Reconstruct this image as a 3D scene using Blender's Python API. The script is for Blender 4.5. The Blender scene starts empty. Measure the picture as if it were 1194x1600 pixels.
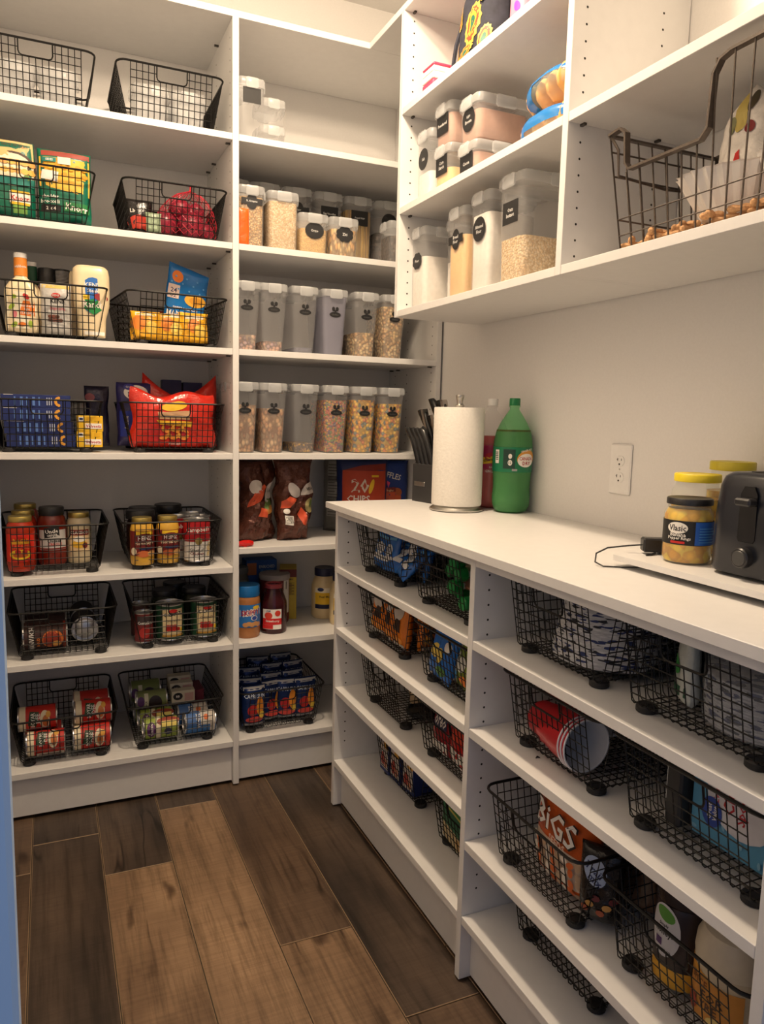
import bpy, math, random
from mathutils import Vector, Matrix, noise

random.seed(7)
SC = bpy.context.scene
COL = SC.collection
PI = math.pi

# ------------------------------------------------------------------ camera
CAM = Vector((-0.5435, -2.3657, 1.2444))
YAW, PIT, ROL, FPX = 0.42, -0.1272, 0.0245, 1169.94
_f = Vector((math.sin(YAW) * math.cos(PIT), math.cos(YAW) * math.cos(PIT), math.sin(PIT)))
_r = Vector((math.cos(YAW), -math.sin(YAW), 0))
_u = _r.cross(_f)
_R = _r * math.cos(ROL) + _u * math.sin(ROL)
_U = -_r * math.sin(ROL) + _u * math.cos(ROL)
cam = bpy.data.cameras.new('camera')
cam.sensor_fit = 'HORIZONTAL'
cam.sensor_width = 36.0
cam.lens = FPX / 1194 * 36.0
cam.clip_start = 0.02
camo = bpy.data.objects.new('camera', cam)
COL.objects.link(camo)
M = Matrix((_R, _U, -_f)).transposed().to_4x4()
M.translation = CAM
camo.matrix_world = M
SC.camera = camo

# ------------------------------------------------------------------ world, light, exposure
w = bpy.data.worlds.new('hall_daylight')
SC.world = w
w.use_nodes = True
bg = w.node_tree.nodes['Background']
bg.inputs[0].default_value = (0.55, 0.66, 0.95, 1)
bg.inputs[1].default_value = 0.30

L = bpy.data.lights.new('ceiling_downlight', 'AREA')
L.shape = 'DISK'
L.size = 0.11
L.energy = 16
L.color = (1.0, 0.78, 0.55)
lo = bpy.data.objects.new('ceiling_downlight', L)
lo.location = (-0.02, -0.85, 2.735)
COL.objects.link(lo)
L2 = bpy.data.lights.new('ceiling_dome', 'POINT')      # the dome of the same lamp glows sideways and up
L2.energy = 25
L2.color = (1.0, 0.78, 0.55)
L2.shadow_soft_size = 0.06
lo2 = bpy.data.objects.new('ceiling_dome', L2)
lo2.location = (-0.02, -0.85, 2.60)
COL.objects.link(lo2)

SC.view_settings.view_transform = 'Standard'
SC.view_settings.look = 'None'
SC.view_settings.gamma = 1.0
SC.view_settings.use_curve_mapping = False
SC.view_settings.exposure = 0.24

# ------------------------------------------------------------------ materials
MATS = {}
def _new(name):
    m = bpy.data.materials.new(name)
    m.use_nodes = True
    nt = m.node_tree
    return m, nt, nt.nodes['Principled BSDF']

def _noise(nt, scale, detail=3.0, vec=None, rough=0.5):
    n = nt.nodes.new('ShaderNodeTexNoise')
    n.inputs['Scale'].default_value = scale
    n.inputs['Detail'].default_value = detail
    n.inputs['Roughness'].default_value = rough
    if vec is not None:
        nt.links.new(vec, n.inputs['Vector'])
    return n

def _coord(nt, kind='Object', scale=(1, 1, 1)):
    c = nt.nodes.new('ShaderNodeTexCoord')
    mp = nt.nodes.new('ShaderNodeMapping')
    mp.inputs['Scale'].default_value = scale
    nt.links.new(c.outputs[kind], mp.inputs['Vector'])
    return mp.outputs['Vector']

def _bump(nt, bsdf, height, strength=0.2, dist=0.002):
    b = nt.nodes.new('ShaderNodeBump')
    b.inputs['Strength'].default_value = strength
    b.inputs['Distance'].default_value = dist
    nt.links.new(height, b.inputs['Height'])
    nt.links.new(b.outputs['Normal'], bsdf.inputs['Normal'])

def _ramp(nt, fac, stops, mode='LINEAR'):
    r = nt.nodes.new('ShaderNodeValToRGB')
    r.color_ramp.interpolation = mode
    el = r.color_ramp.elements
    while len(el) < len(stops):
        el.new(0.5)
    for e, (p, c) in zip(el, stops):
        e.position = p
        e.color = (*c, 1)
    nt.links.new(fac, r.inputs['Fac'])
    return r.outputs['Color']

def srgb(r, g, b):
    f = lambda v: (v / 255 / 12.92) if v / 255 <= 0.04045 else ((v / 255 + 0.055) / 1.055) ** 2.4
    return (f(r), f(g), f(b))

def flat(name, col, rough=0.5, metal=0.0, bump=0.0, bscale=60, spec=0.5, coat=0.0, vary=0.04):
    """plain surface with a little procedural unevenness"""
    if name in MATS:
        return MATS[name]
    m, nt, b = _new(name)
    b.inputs['Roughness'].default_value = rough
    b.inputs['Metallic'].default_value = metal
    b.inputs['Specular IOR Level'].default_value = spec
    b.inputs['Coat Weight'].default_value = coat
    v = _coord(nt)
    n = _noise(nt, bscale, 2, v)
    lo_ = tuple(max(0, c * (1 - vary)) for c in col)
    hi_ = tuple(min(1, c * (1 + vary)) for c in col)
    nt.links.new(_ramp(nt, n.outputs['Fac'], [(0.3, lo_), (0.7, hi_)]), b.inputs['Base Color'])
    if bump:
        _bump(nt, b, n.outputs['Fac'], bump)
    m.diffuse_color = (*col, 1)
    MATS[name] = m
    return m

def C(r, g, b, rough=0.55, **k):
    """printed / painted colour from sRGB values"""
    return flat('print_%d_%d_%d_%d' % (r, g, b, int(rough * 100)), srgb(r, g, b), rough, **k)

def cells(name, cols, scale, rough=0.6, bump=0.8, dist=0.004, stretch=(1, 1, 1), dark=0.35, dmax=0.55):
    """loose food: voronoi pieces each of its own colour with dark gaps"""
    if name in MATS:
        return MATS[name]
    m, nt, b = _new(name)
    b.inputs['Roughness'].default_value = rough
    v = _coord(nt, scale=stretch)
    vo = nt.nodes.new('ShaderNodeTexVoronoi')
    vo.inputs['Scale'].default_value = scale
    nt.links.new(v, vo.inputs['Vector'])
    sep = nt.nodes.new('ShaderNodeSeparateColor')
    nt.links.new(vo.outputs['Color'], sep.inputs['Color'])
    n = len(cols)
    col = _ramp(nt, sep.outputs[0], [(i / n, c) for i, c in enumerate(cols)], 'CONSTANT')
    gap = _ramp(nt, vo.outputs['Distance'], [(0.0, (1, 1, 1)), (dmax * 0.55, (1, 1, 1)), (dmax, (dark, dark, dark))])
    mx = nt.nodes.new('ShaderNodeMix')
    mx.data_type = 'RGBA'
    mx.blend_type = 'MULTIPLY'
    mx.inputs['Factor'].default_value = 1
    nt.links.new(col, mx.inputs['A'])
    nt.links.new(gap, mx.inputs['B'])
    nt.links.new(mx.outputs['Result'], b.inputs['Base Color'])
    inv = nt.nodes.new('ShaderNodeMath')
    inv.operation = 'SUBTRACT'
    inv.inputs[0].default_value = 1
    nt.links.new(vo.outputs['Distance'], inv.inputs[1])
    _bump(nt, b, inv.outputs[0], bump, dist)
    MATS[name] = m
    return m

def clear(name, tint, solid, fac, rough=0.15):
    """see-through plastic or glass: part light straight through, part surface"""
    if name in MATS:
        return MATS[name]
    m, nt, b = _new(name)
    b.inputs['Base Color'].default_value = (*solid, 1)
    b.inputs['Roughness'].default_value = rough
    n = _noise(nt, 25, 2, _coord(nt))
    _bump(nt, b, n.outputs['Fac'], 0.04)
    t = nt.nodes.new('ShaderNodeBsdfTransparent')
    t.inputs['Color'].default_value = (*tint, 1)
    mx = nt.nodes.new('ShaderNodeMixShader')
    mx.inputs[0].default_value = fac
    nt.links.new(t.outputs[0], mx.inputs[1])
    nt.links.new(b.outputs[0], mx.inputs[2])
    nt.links.new(mx.outputs[0], nt.nodes['Material Output'].inputs['Surface'])
    MATS[name] = m
    return m

def foil(name, col, rough=0.28, metal=0.0, bs=22, strength=0.5, vary=0.12):
    """crinkled packet film"""
    if name in MATS:
        return MATS[name]
    m, nt, b = _new(name)
    b.inputs['Roughness'].default_value = rough
    b.inputs['Metallic'].default_value = metal
    v = _coord(nt)
    n = _noise(nt, bs, 4, v, 0.6)
    lo_ = tuple(max(0, c * (1 - vary)) for c in col)
    hi_ = tuple(min(1, c * (1 + vary)) for c in col)
    nt.links.new(_ramp(nt, n.outputs['Fac'], [(0.35, lo_), (0.65, hi_)]), b.inputs['Base Color'])
    _bump(nt, b, n.outputs['Fac'], strength, 0.01)
    MATS[name] = m
    return m

BOARD = flat('white_melamine', (0.745, 0.735, 0.72), 0.38, bscale=40, vary=0.015)
WALL = flat('wall_paint', (0.77, 0.755, 0.735), 0.85, bump=0.05, bscale=180, vary=0.015)
CEIL = flat('ceiling_paint', (0.74, 0.725, 0.705), 0.9, bscale=120, vary=0.015)
TRIM = flat('trim_daylight_tint', srgb(206, 232, 255), 0.4, bscale=40, vary=0.01)  # white door casing, with the blue of hall daylight put into its colour
HOLE = flat('drilled_hole', (0.02, 0.017, 0.014), 0.9)
WIRE = flat('black_wire', (0.006, 0.005, 0.0045), 0.45, bscale=200, vary=0.2, spec=0.3)
BRONZE = flat('bronze_wire', (0.085, 0.065, 0.052), 0.4, 0.3, bscale=90, vary=0.2)
RUBBER = flat('black_foot', (0.012, 0.011, 0.011), 0.6)
STEEL = flat('brushed_steel', (0.55, 0.53, 0.49), 0.3, 1.0, bscale=90)
TIN = flat('can_tin', (0.62, 0.62, 0.62), 0.28, 1.0, bscale=90)
BLACKP = flat('black_plastic', (0.015, 0.015, 0.017), 0.35, bscale=150, vary=0.15)
WHITEP = flat('white_plastic', (0.82, 0.81, 0.79), 0.4, vary=0.02)
CLIP = clear('clear_lid', (1, 1, 1), (0.80, 0.82, 0.83), 0.33, 0.22)
BOX = clear('clear_container', (0.97, 0.97, 0.97), (0.80, 0.80, 0.80), 0.15, 0.22)
CHALK = flat('chalk_label', (0.012, 0.012, 0.013), 0.6)
INK = C(235, 235, 230)

def wood(name, dark, light, knot=0.4):
    if name in MATS:
        return MATS[name]
    m, nt, b = _new(name)
    b.inputs['Roughness'].default_value = 0.42
    c = nt.nodes.new('ShaderNodeTexCoord')
    oi = nt.nodes.new('ShaderNodeObjectInfo')
    add = nt.nodes.new('ShaderNodeVectorMath')
    add.operation = 'MULTIPLY_ADD'
    add.inputs[1].default_value = (1, 1, 1)
    cmb = nt.nodes.new('ShaderNodeCombineXYZ')
    for i, k in enumerate((31.0, 17.0, 9.0)):
        mm = nt.nodes.new('ShaderNodeMath'); mm.operation = 'MULTIPLY'; mm.inputs[1].default_value = k
        nt.links.new(oi.outputs['Random'], mm.inputs[0])
        nt.links.new(mm.outputs[0], cmb.inputs[i])
    nt.links.new(c.outputs['Object'], add.inputs[0])
    nt.links.new(cmb.outputs[0], add.inputs[2])
    def mapped(s):
        mp = nt.nodes.new('ShaderNodeMapping')
        mp.inputs['Scale'].default_value = s
        nt.links.new(add.outputs[0], mp.inputs['Vector'])
        return mp.outputs['Vector']
    big = _noise(nt, 1.0, 4, mapped((7, 2.2, 1)), 0.55)
    grain = _noise(nt, 1.0, 6, mapped((70, 3.5, 1)), 0.65)
    cross = _noise(nt, 1.0, 3, mapped((5, 130, 1)), 0.7)
    mid = tuple((a + d) / 2 for a, d in zip(dark, light))
    base = _ramp(nt, big.outputs['Fac'], [(0.33, dark), (0.5, mid), (0.66, light)])
    g = _ramp(nt, grain.outputs['Fac'], [(0.3, (0.45, 0.43, 0.40)), (0.54, (1, 1, 1)), (0.75, (1.0, 1.0, 1.0))])
    x = _ramp(nt, cross.outputs['Fac'], [(0.32, (0.80, 0.78, 0.76)), (0.62, (1, 1, 1))])
    kn = _noise(nt, 1.0, 2, mapped((13, 5.5, 1)), 0.5)
    k = _ramp(nt, kn.outputs['Fac'], [(0.66, (1, 1, 1)), (0.76, (knot, knot * 0.85, knot * 0.75))])
    cr = _noise(nt, 1.0, 3, mapped((9, 1.3, 1)), 0.45)
    crm = _noise(nt, 1.0, 2, mapped((4, 3.0, 3)), 0.5)
    ck = _ramp(nt, cr.outputs['Fac'], [(0.480, (1, 1, 1)), (0.497, (0.28, 0.24, 0.2)), (0.503, (0.28, 0.24, 0.2)), (0.52, (1, 1, 1))])
    ckm = _ramp(nt, crm.outputs['Fac'], [(0.53, (0, 0, 0)), (0.60, (1, 1, 1))])
    cm = nt.nodes.new('ShaderNodeMix'); cm.data_type = 'RGBA'
    sepm = nt.nodes.new('ShaderNodeSeparateColor'); nt.links.new(ckm, sepm.inputs[0])
    nt.links.new(sepm.outputs[0], cm.inputs['Factor'])
    cm.inputs['A'].default_value = (1, 1, 1, 1); nt.links.new(ck, cm.inputs['B'])
    out = base
    for lay in (g, x, k, cm.outputs['Result']):
        mx = nt.nodes.new('ShaderNodeMix')
        mx.data_type = 'RGBA'; mx.blend_type = 'MULTIPLY'
        mx.inputs['Factor'].default_value = 1
        nt.links.new(out, mx.inputs['A']); nt.links.new(lay, mx.inputs['B'])
        out = mx.outputs['Result']
    nt.links.new(out, b.inputs['Base Color'])
    _bump(nt, b, grain.outputs['Fac'], 0.12, 0.001)
    MATS[name] = m
    return m

# ------------------------------------------------------------------ mesh builder
class MB:
    def __init__(self):
        self.v = []; self.f = []; self.m = []
    def add(self, vs, fs, mi=0):
        o = len(self.v)
        self.v.extend(vs)
        for q in fs:
            self.f.append(tuple(i + o for i in q)); self.m.append(mi)
        return self
    def box(self, x0, x1, y0, y1, z0, z1, mi=0, bev=0.0):
        if bev <= 0:
            vs = [(x, y, z) for z in (z0, z1) for y in (y0, y1) for x in (x0, x1)]
            return self.add(vs, [(0, 2, 3, 1), (4, 5, 7, 6), (0, 1, 5, 4), (2, 6, 7, 3), (0, 4, 6, 2), (1, 3, 7, 5)], mi)
        b = bev
        def ring(z, e):
            return [(x0 + e, y0, z), (x1 - e, y0, z), (x1, y0 + e, z), (x1, y1 - e, z), (x1 - e, y1, z), (x0 + e, y1, z), (x0, y1 - e, z), (x0, y0 + e, z)]
        def inset(z):
            return [(x0 + b, y0 + b, z), (x1 - b, y0 + b, z), (x1 - b, y0 + b, z), (x1 - b, y1 - b, z), (x1 - b, y1 - b, z), (x0 + b, y1 - b, z), (x0 + b, y1 - b, z), (x0 + b, y0 + b, z)]
        return self.loft([inset(z0), ring(z0 + b, b), ring(z1 - b, b), inset(z1)], mi)
    def loft(self, rings, mi=0, cap0=True, cap1=True, closed=True):
        n = len(rings[0]); o = len(self.v)
        for r in rings:
            self.v.extend(r)
        for k in range(len(rings) - 1):
            for i in range(n if closed else n - 1):
                j = (i + 1) % n
                self.f.append((o + k * n + i, o + k * n + j, o + (k + 1) * n + j, o + (k + 1) * n + i)); self.m.append(mi)
        if cap0:
            self.f.append(tuple(o + i for i in reversed(range(n)))); self.m.append(mi)
        if cap1:
            t = o + (len(rings) - 1) * n
            self.f.append(tuple(t + i for i in range(n))); self.m.append(mi)
        return self
    def lathe(self, prof, n=24, mi=0, cap0=True, cap1=True, cx=0, cy=0, sx=1.0, sy=1.0):
        rs = [[(cx + sx * r * math.cos(2 * PI * i / n), cy + sy * r * math.sin(2 * PI * i / n), z) for i in range(n)] for r, z in prof]
        return self.loft(rs, mi, cap0, cap1)
    def tube(self, pts, r, n=5, mi=0, closed=False, cap=True):
        P = [Vector(p) for p in pts]
        m = len(P); rings = []
        ref = Vector((0, 0, 1))
        prev = None
        for i in range(m):
            if closed:
                d = (P[(i + 1) % m] - P[i - 1])
            else:
                d = P[min(i + 1, m - 1)] - P[max(i - 1, 0)]
            d.normalize()
            if prev is None:
                a = ref if abs(d.z) < 0.95 else Vector((1, 0, 0))
                x = d.cross(a).normalized()
            else:
                x = (prev - d * prev.dot(d))
                x = x.normalized() if x.length > 1e-6 else d.orthogonal().normalized()
            prev = x
            y = d.cross(x)
            rr = r[i] if isinstance(r, (list, tuple)) else r
            rings.append([tuple(P[i] + (x * math.cos(2 * PI * k / n) + y * math.sin(2 * PI * k / n)) * rr) for k in range(n)])
        if closed:
            rings.append(rings[0])
            return self.loft(rings, mi, False, False)
        return self.loft(rings, mi, cap, cap)
    def grid(self, fn, us, vs, mi=0, flip=False):
        o = len(self.v); nu, nv = len(us), len(vs)
        for v in vs:
            for u in us:
                self.v.append(tuple(fn(u, v)))
        for j in range(nv - 1):
            for i in range(nu - 1):
                q = (o + j * nu + i, o + j * nu + i + 1, o + (j + 1) * nu + i + 1, o + (j + 1) * nu + i)
                self.f.append(q[::-1] if flip else q); self.m.append(mi)
        return self
    def build(self, name, mats, parent=None, origin=(0, 0, 0), smooth=35, loc=None, rot=None):
        if not isinstance(mats, (list, tuple)):
            mats = [mats]
        me = bpy.data.meshes.new(name)
        ox, oy, oz = origin
        me.from_pydata([(x - ox, y - oy, z - oz) for x, y, z in self.v], [], self.f)
        for m in mats:
            me.materials.append(m)
        if len(mats) > 1:
            me.polygons.foreach_set('material_index', self.m)
        if smooth:
            me.polygons.foreach_set('use_smooth', [True] * len(self.f))
            me.set_sharp_from_angle(angle=math.radians(smooth))
        me.update()
        ob = bpy.data.objects.new(name, me)
        COL.objects.link(ob)
        if parent is not None:
            ob.parent = parent
        if loc is not None:
            ob.location = loc
        if rot is not None:
            ob.rotation_euler = rot
        return ob

def rrect(w, d, r, z, n=4, cx=0, cy=0):
    """rounded rectangle ring"""
    out = []
    r = min(r, w / 2 - 1e-4, d / 2 - 1e-4)
    for sx, sy, a0 in ((1, -1, -PI / 2), (1, 1, 0), (-1, 1, PI / 2), (-1, -1, PI)):
        for i in range(n + 1):
            a = a0 + PI / 2 * i / n
            out.append((cx + sx * (w / 2 - r) + r * math.cos(a), cy + sy * (d / 2 - r) + r * math.sin(a), z))
    return out

def tag(o, label=None, cat=None, group=None, kind=None):
    if label: o['label'] = label
    if cat: o['category'] = cat
    if group: o['group'] = group
    if kind: o['kind'] = kind
    return o

def thing(name, label, cat, loc=(0, 0, 0), rz=0.0, group=None, rot=None):
    o = bpy.data.objects.new(name, None)
    o.empty_display_size = 0.05
    COL.objects.link(o)
    o.location = loc
    o.rotation_euler = rot if rot is not None else (0, 0, rz)
    return tag(o, label, cat, group)

KIDS = {}
def kids(o):
    return [c for c in COL.objects if c.parent == o]

def dup(src, label, loc, rz=0.0, rot=None, ch=None):
    """copy a thing with its parts and sub-parts"""
    r = src.copy(); COL.objects.link(r)
    r.location = loc
    r.rotation_euler = rot if rot is not None else (0, 0, rz)
    r['label'] = label
    for c in (ch if ch is not None else kids(src)):
        d = c.copy(); COL.objects.link(d); d.parent = r
        for g in kids(c):
            e = g.copy(); COL.objects.link(e); e.parent = d
    return r

# ------------------------------------------------------------------ flat print that follows a surface
TXT = {}
def text_mesh(s):
    if s in TXT:
        return TXT[s]
    cu = bpy.data.curves.new('t', 'FONT')
    cu.body = s
    cu.size = 1.0
    cu.align_x = 'CENTER'
    cu.resolution_u = 1
    cu.offset = 0.018
    ob = bpy.data.objects.new('t', cu)
    COL.objects.link(ob)
    bpy.context.view_layer.update()
    me = ob.to_mesh()
    vs = [(v.co.x, v.co.y) for v in me.vertices]
    fs = [tuple(p.vertices) for p in me.polygons]
    ob.to_mesh_clear()
    bpy.data.objects.remove(ob); bpy.data.curves.remove(cu)
    if vs:
        y0 = min(v[1] for v in vs); y1 = max(v[1] for v in vs)
        x0 = min(v[0] for v in vs); x1 = max(v[0] for v in vs)
        cx, cy = (x0 + x1) / 2, (y0 + y1) / 2
        h = max(y1 - y0, 1e-3)
        vs = [((x - cx) / h, (y - cy) / h) for x, y in vs]
        wd = (x1 - x0) / h
    else:
        wd = 1
    TXT[s] = (vs, fs, wd)
    return TXT[s]

class Print:
    def __init__(self, surf, off=0.0004):
        self.s = surf; self.mb = MB(); self.mats = []; self.off = off; self.layer = 0
    def _mi(self, m):
        if m not in self.mats:
            self.mats.append(m)
        return self.mats.index(m)
    def _o(self):
        self.layer += 1
        return self.off + 0.00022 * self.layer
    def rect(self, u0, v0, u1, v1, m, nu=8, nv=4):
        o = self._o()
        us = [u0 + (u1 - u0) * i / nu for i in range(nu + 1)]
        vs = [v0 + (v1 - v0) * i / nv for i in range(nv + 1)]
        self.mb.grid(lambda u, v: self.s(u, v, o), us, vs, self._mi(m))
        return self
    def ell(self, cu, cv, ru, rv, m, n=20, rings=3, rot=0.0, scal=0.0, k=8):
        o = self._o(); c, s = math.cos(rot), math.sin(rot)
        vs = [self.s(cu, cv, o)]; fs = []
        for j in range(1, rings + 1):
            t = j / rings
            for i in range(n):
                a = 2 * PI * i / n
                q = 1 + scal * abs(math.sin(k * a / 2))
                x, y = ru * t * q * math.cos(a), rv * t * q * math.sin(a)
                vs.append(self.s(cu + x * c - y * s, cv + x * s + y * c, o))
        for i in range(n):
            fs.append((0, 1 + i, 1 + (i + 1) % n))
        for j in range(rings - 1):
            for i in range(n):
                a, b = 1 + j * n + i, 1 + j * n + (i + 1) % n
                fs.append((a, a + n, b + n, b))
        self.mb.add(vs, fs, self._mi(m))
        return self
    def poly(self, pts, m, sub=4):
        """convex outline, fan from the middle in rings"""
        o = self._o()
        cu = sum(p[0] for p in pts) / len(pts); cv = sum(p[1] for p in pts) / len(pts)
        P = []
        for i in range(len(pts)):
            a, b = pts[i], pts[(i + 1) % len(pts)]
            for k in range(sub):
                t = k / sub
                P.append((a[0] + (b[0] - a[0]) * t, a[1] + (b[1] - a[1]) * t))
        n = len(P)
        vs = [self.s(cu, cv, o)]; fs = []
        for j in (1, 2, 3):
            for p in P:
                vs.append(self.s(cu + (p[0] - cu) * j / 3, cv + (p[1] - cv) * j / 3, o))
        for i in range(n):
            fs.append((0, 1 + i, 1 + (i + 1) % n))
        for j in range(2):
            for i in range(n):
                a, b = 1 + j * n + i, 1 + j * n + (i + 1) % n
                fs.append((a, a + n, b + n, b))
        self.mb.add(vs, fs, self._mi(m))
        return self
    def text(self, s, cu, cv, h, m, maxw=None, rot=0.0, arch=0.0):
        vs, fs, wd = text_mesh(s)
        sx = sy = h
        if maxw and wd * h > maxw:
            sx = maxw / wd
        o = self._o(); c, q = math.cos(rot), math.sin(rot)
        out = []
        for x, y in vs:
            x, y = x * sx, y * sy
            y -= arch * x * x
            out.append(self.s(cu + x * c - y * q, cv + x * q + y * c, o))
        self.mb.add(out, fs, self._mi(m))
        return self
    def build(self, name, parent):
        return self.mb.build(name, self.mats, parent)

def cyl(r, z0=0.0):
    rf = r if callable(r) else (lambda v: r)
    def s(u, v, o=0.0):
        q = rf(v); a = u / q
        return ((q + o) * math.sin(a), -(q + o) * math.cos(a), z0 + v)
    return s

def face(d, z0=0.0, cx=0.0):
    """front of a box, facing -y at y=-d"""
    return lambda u, v, o=0.0: (cx + u, -d - o, z0 + v)
# ------------------------------------------------------------------ room shell
T = 0.019
ZS = dict(top=2.425, s2=2.079, s3=1.7605, s4=1.4423, s5=1.1155, s6=0.749, c6=0.8087, s7=0.4913, s8=0.157)
XW, YW = 0.735, 0.395          # right wall, back wall
XL, YE, YD = 0.255, -0.2495, -1.0384   # lower unit front, end panel near face, divider far face
XU, YEU, YDU = 0.431, -0.2565, -1.0356
YR = -1.7684                    # far face of the lower unit's near end panel
U3, U2, U1 = 1.562, 1.860, 2.1395
B2, B3, B4, B4R, B5 = 0.7828, 0.5908, 0.3988, 0.3348, 0.1586   # shelf tops of the lower unit
CT = 0.979

def shell(name, mb, m):
    return tag(mb.build(name, m, smooth=0), kind='structure')

fl = bpy.data.objects.new('floor', None); COL.objects.link(fl); tag(fl, kind='structure')
shell('floor_base', MB().box(-1.6, 1.4, -3.4, 0.5, -0.06, -0.004), flat('subfloor', (0.05, 0.04, 0.03), 0.9)).parent = fl
PLANK = [wood('plank_walnut', srgb(50, 41, 35), srgb(92, 76, 63)),
         wood('plank_tan', srgb(120, 95, 73), srgb(162, 132, 102), 0.28),
         wood('plank_brown', srgb(74, 58, 46), srgb(110, 88, 69))]
GROUT = flat('plank_bevel', srgb(150, 125, 95), 0.6)
cols = [-1.52, -1.34, -1.16, -0.98, -0.80, -0.62, -0.44, -0.26, -0.079, 0.103, 0.283, 0.463, 0.643]
joint = {-0.62: -0.140, -0.44: -0.363, -0.26: -0.072, -0.079: -0.798, 0.103: -1.102}
kind = {(-0.62, 0): 0, (-0.62, 1): 0, (-0.44, 0): 0, (-0.44, 1): 1, (-0.26, 0): 0, (-0.26, 1): 1, (-0.079, 0): 2,
        (-0.079, 1): 1, (0.103, 0): 0, (0.103, 1): 2, (-0.80, 0): 2, (-0.80, 1): 2}
PM = {}
for i in range(len(cols) - 1):
    a, b = cols[i], cols[i + 1]
    j = joint.get(a, -0.5 + 0.37 * ((i * 7) % 5 - 2) * 0.6)
    cuts = sorted([c for c in (j + 1.22, j, j - 1.22, j - 2.44) if -3.4 < c < 0.39] + [-3.4, 0.39], reverse=True)
    for k in range(len(cuts) - 1):
        y1, y0 = cuts[k], cuts[k + 1]
        first = sum(1 for c in cuts[1:k + 1] if c > j - 1e-6)
        kk = 0 if y0 >= j - 1e-6 else 1
        mt = PLANK[kind.get((a, kk), (i * 5 + k * 3) % 3)] if y1 > j - 1.3 else PLANK[(i + k) % 3]
        g = 0.0011
        wd, ln = (b - a) / 2 - g, (y1 - y0) / 2 - g
        e = 0.0014
        mb = MB()
        mb.loft([[(-wd, -ln, -0.004), (wd, -ln, -0.004), (wd, ln, -0.004), (-wd, ln, -0.004)],
                 [(-wd, -ln, -e), (wd, -ln, -e), (wd, ln, -e), (-wd, ln, -e)],
                 [(-wd + e, -ln + e, 0), (wd - e, -ln + e, 0), (wd - e, ln - e, 0), (-wd + e, ln - e, 0)]], 0)
        mb.m[4] = mb.m[5] = mb.m[6] = mb.m[7] = mb.m[8] = 0
        for q in (5, 6, 7, 8):
            if q < len(mb.m) - 2: mb.m[q] = 1
        for q in (4, 5, 6, 7): mb.m[q] = 1
        mb.m[8] = 0; mb.m[9] = 0
        ob = mb.build('plank', [mt, GROUT], fl, smooth=0, loc=((a + b) / 2, (y0 + y1) / 2, 0))

shell('wall_back', MB().box(-0.90, XW + 0.12, YW, YW + 0.1, -0.02, 2.8), WALL)
shell('wall_right', MB().box(XW, XW + 0.12, -1.93, YW, -0.02, 2.8), WALL)
shell('wall_left', MB().box(-0.87, -0.745, -1.93, YW, -0.02, 2.8), WALL)
shell('ceiling', MB().box(-0.90, XW + 0.12, -1.95, YW + 0.1, 2.743, 2.83), CEIL)
wf = MB()
wf.box(-1.5, -0.585, -1.93, -1.80, -0.02, 2.743)
wf.box(0.29, 1.3, -1.93, -1.80, -0.02, 2.743)
wf.box(-0.585, 0.29, -1.93, -1.80, 2.06, 2.743)
shell('wall_front', wf, WALL)
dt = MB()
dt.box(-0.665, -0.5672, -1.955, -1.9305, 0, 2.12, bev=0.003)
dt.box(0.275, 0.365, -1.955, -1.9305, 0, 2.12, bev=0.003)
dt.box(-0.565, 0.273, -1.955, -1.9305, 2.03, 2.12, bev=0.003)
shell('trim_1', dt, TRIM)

# ------------------------------------------------------------------ shelving units
PINMESH = None
def pins(parent, pts, origin, ax='y'):
    global PINMESH
    for p in pts:
        if PINMESH is None:
            mb = MB()
            mb.box(-0.007, 0.007, -0.0035, 0.0035, -0.0045, 0.0)
            mb.tube([(-0.007, 0, -0.002), (0.0, 0, -0.002)], 0.0025, 6)
            o = mb.build('shelf_pin', flat('pin_metal', (0.10, 0.09, 0.08), 0.4, 0.8), parent)
            PINMESH = o.data
        else:
            o = bpy.data.objects.new('shelf_pin', PINMESH); COL.objects.link(o); o.parent = parent
        o.location = tuple(a - b for a, b in zip(p, origin))
        if ax == 'y':
            o.rotation_euler = (0, 0, PI / 2)

def holes(parent, origin, axis, val, sgn, rows, z0, z1, phase):
    """drilled rows on a panel face: axis 'x' -> face at x=val, rows along y"""
    mb = MB(); r = 0.0026; n = 8
    z = phase
    while z > z0: z -= 0.032
    z += 0.032
    while z < z1:
        for a in rows:
            ring = []
            for i in range(n):
                t = 2 * PI * i / n * sgn
                if axis == 'x':
                    ring.append((val + sgn * 0.0003, a + r * math.cos(t), z + r * math.sin(t)))
                else:
                    ring.append((a - r * math.cos(t), val + sgn * 0.0003, z + r * math.sin(t)))
            mb.add(ring, [tuple(range(n))])
        z += 0.032
    return tag(mb.build('pin_holes', HOLE, parent, origin, smooth=0), kind='stuff')

def panel(name, parent, origin, *b, bev=0.0008):
    return MB().box(*b, bev=bev).build(name, BOARD, parent, origin, smooth=0)

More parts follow.
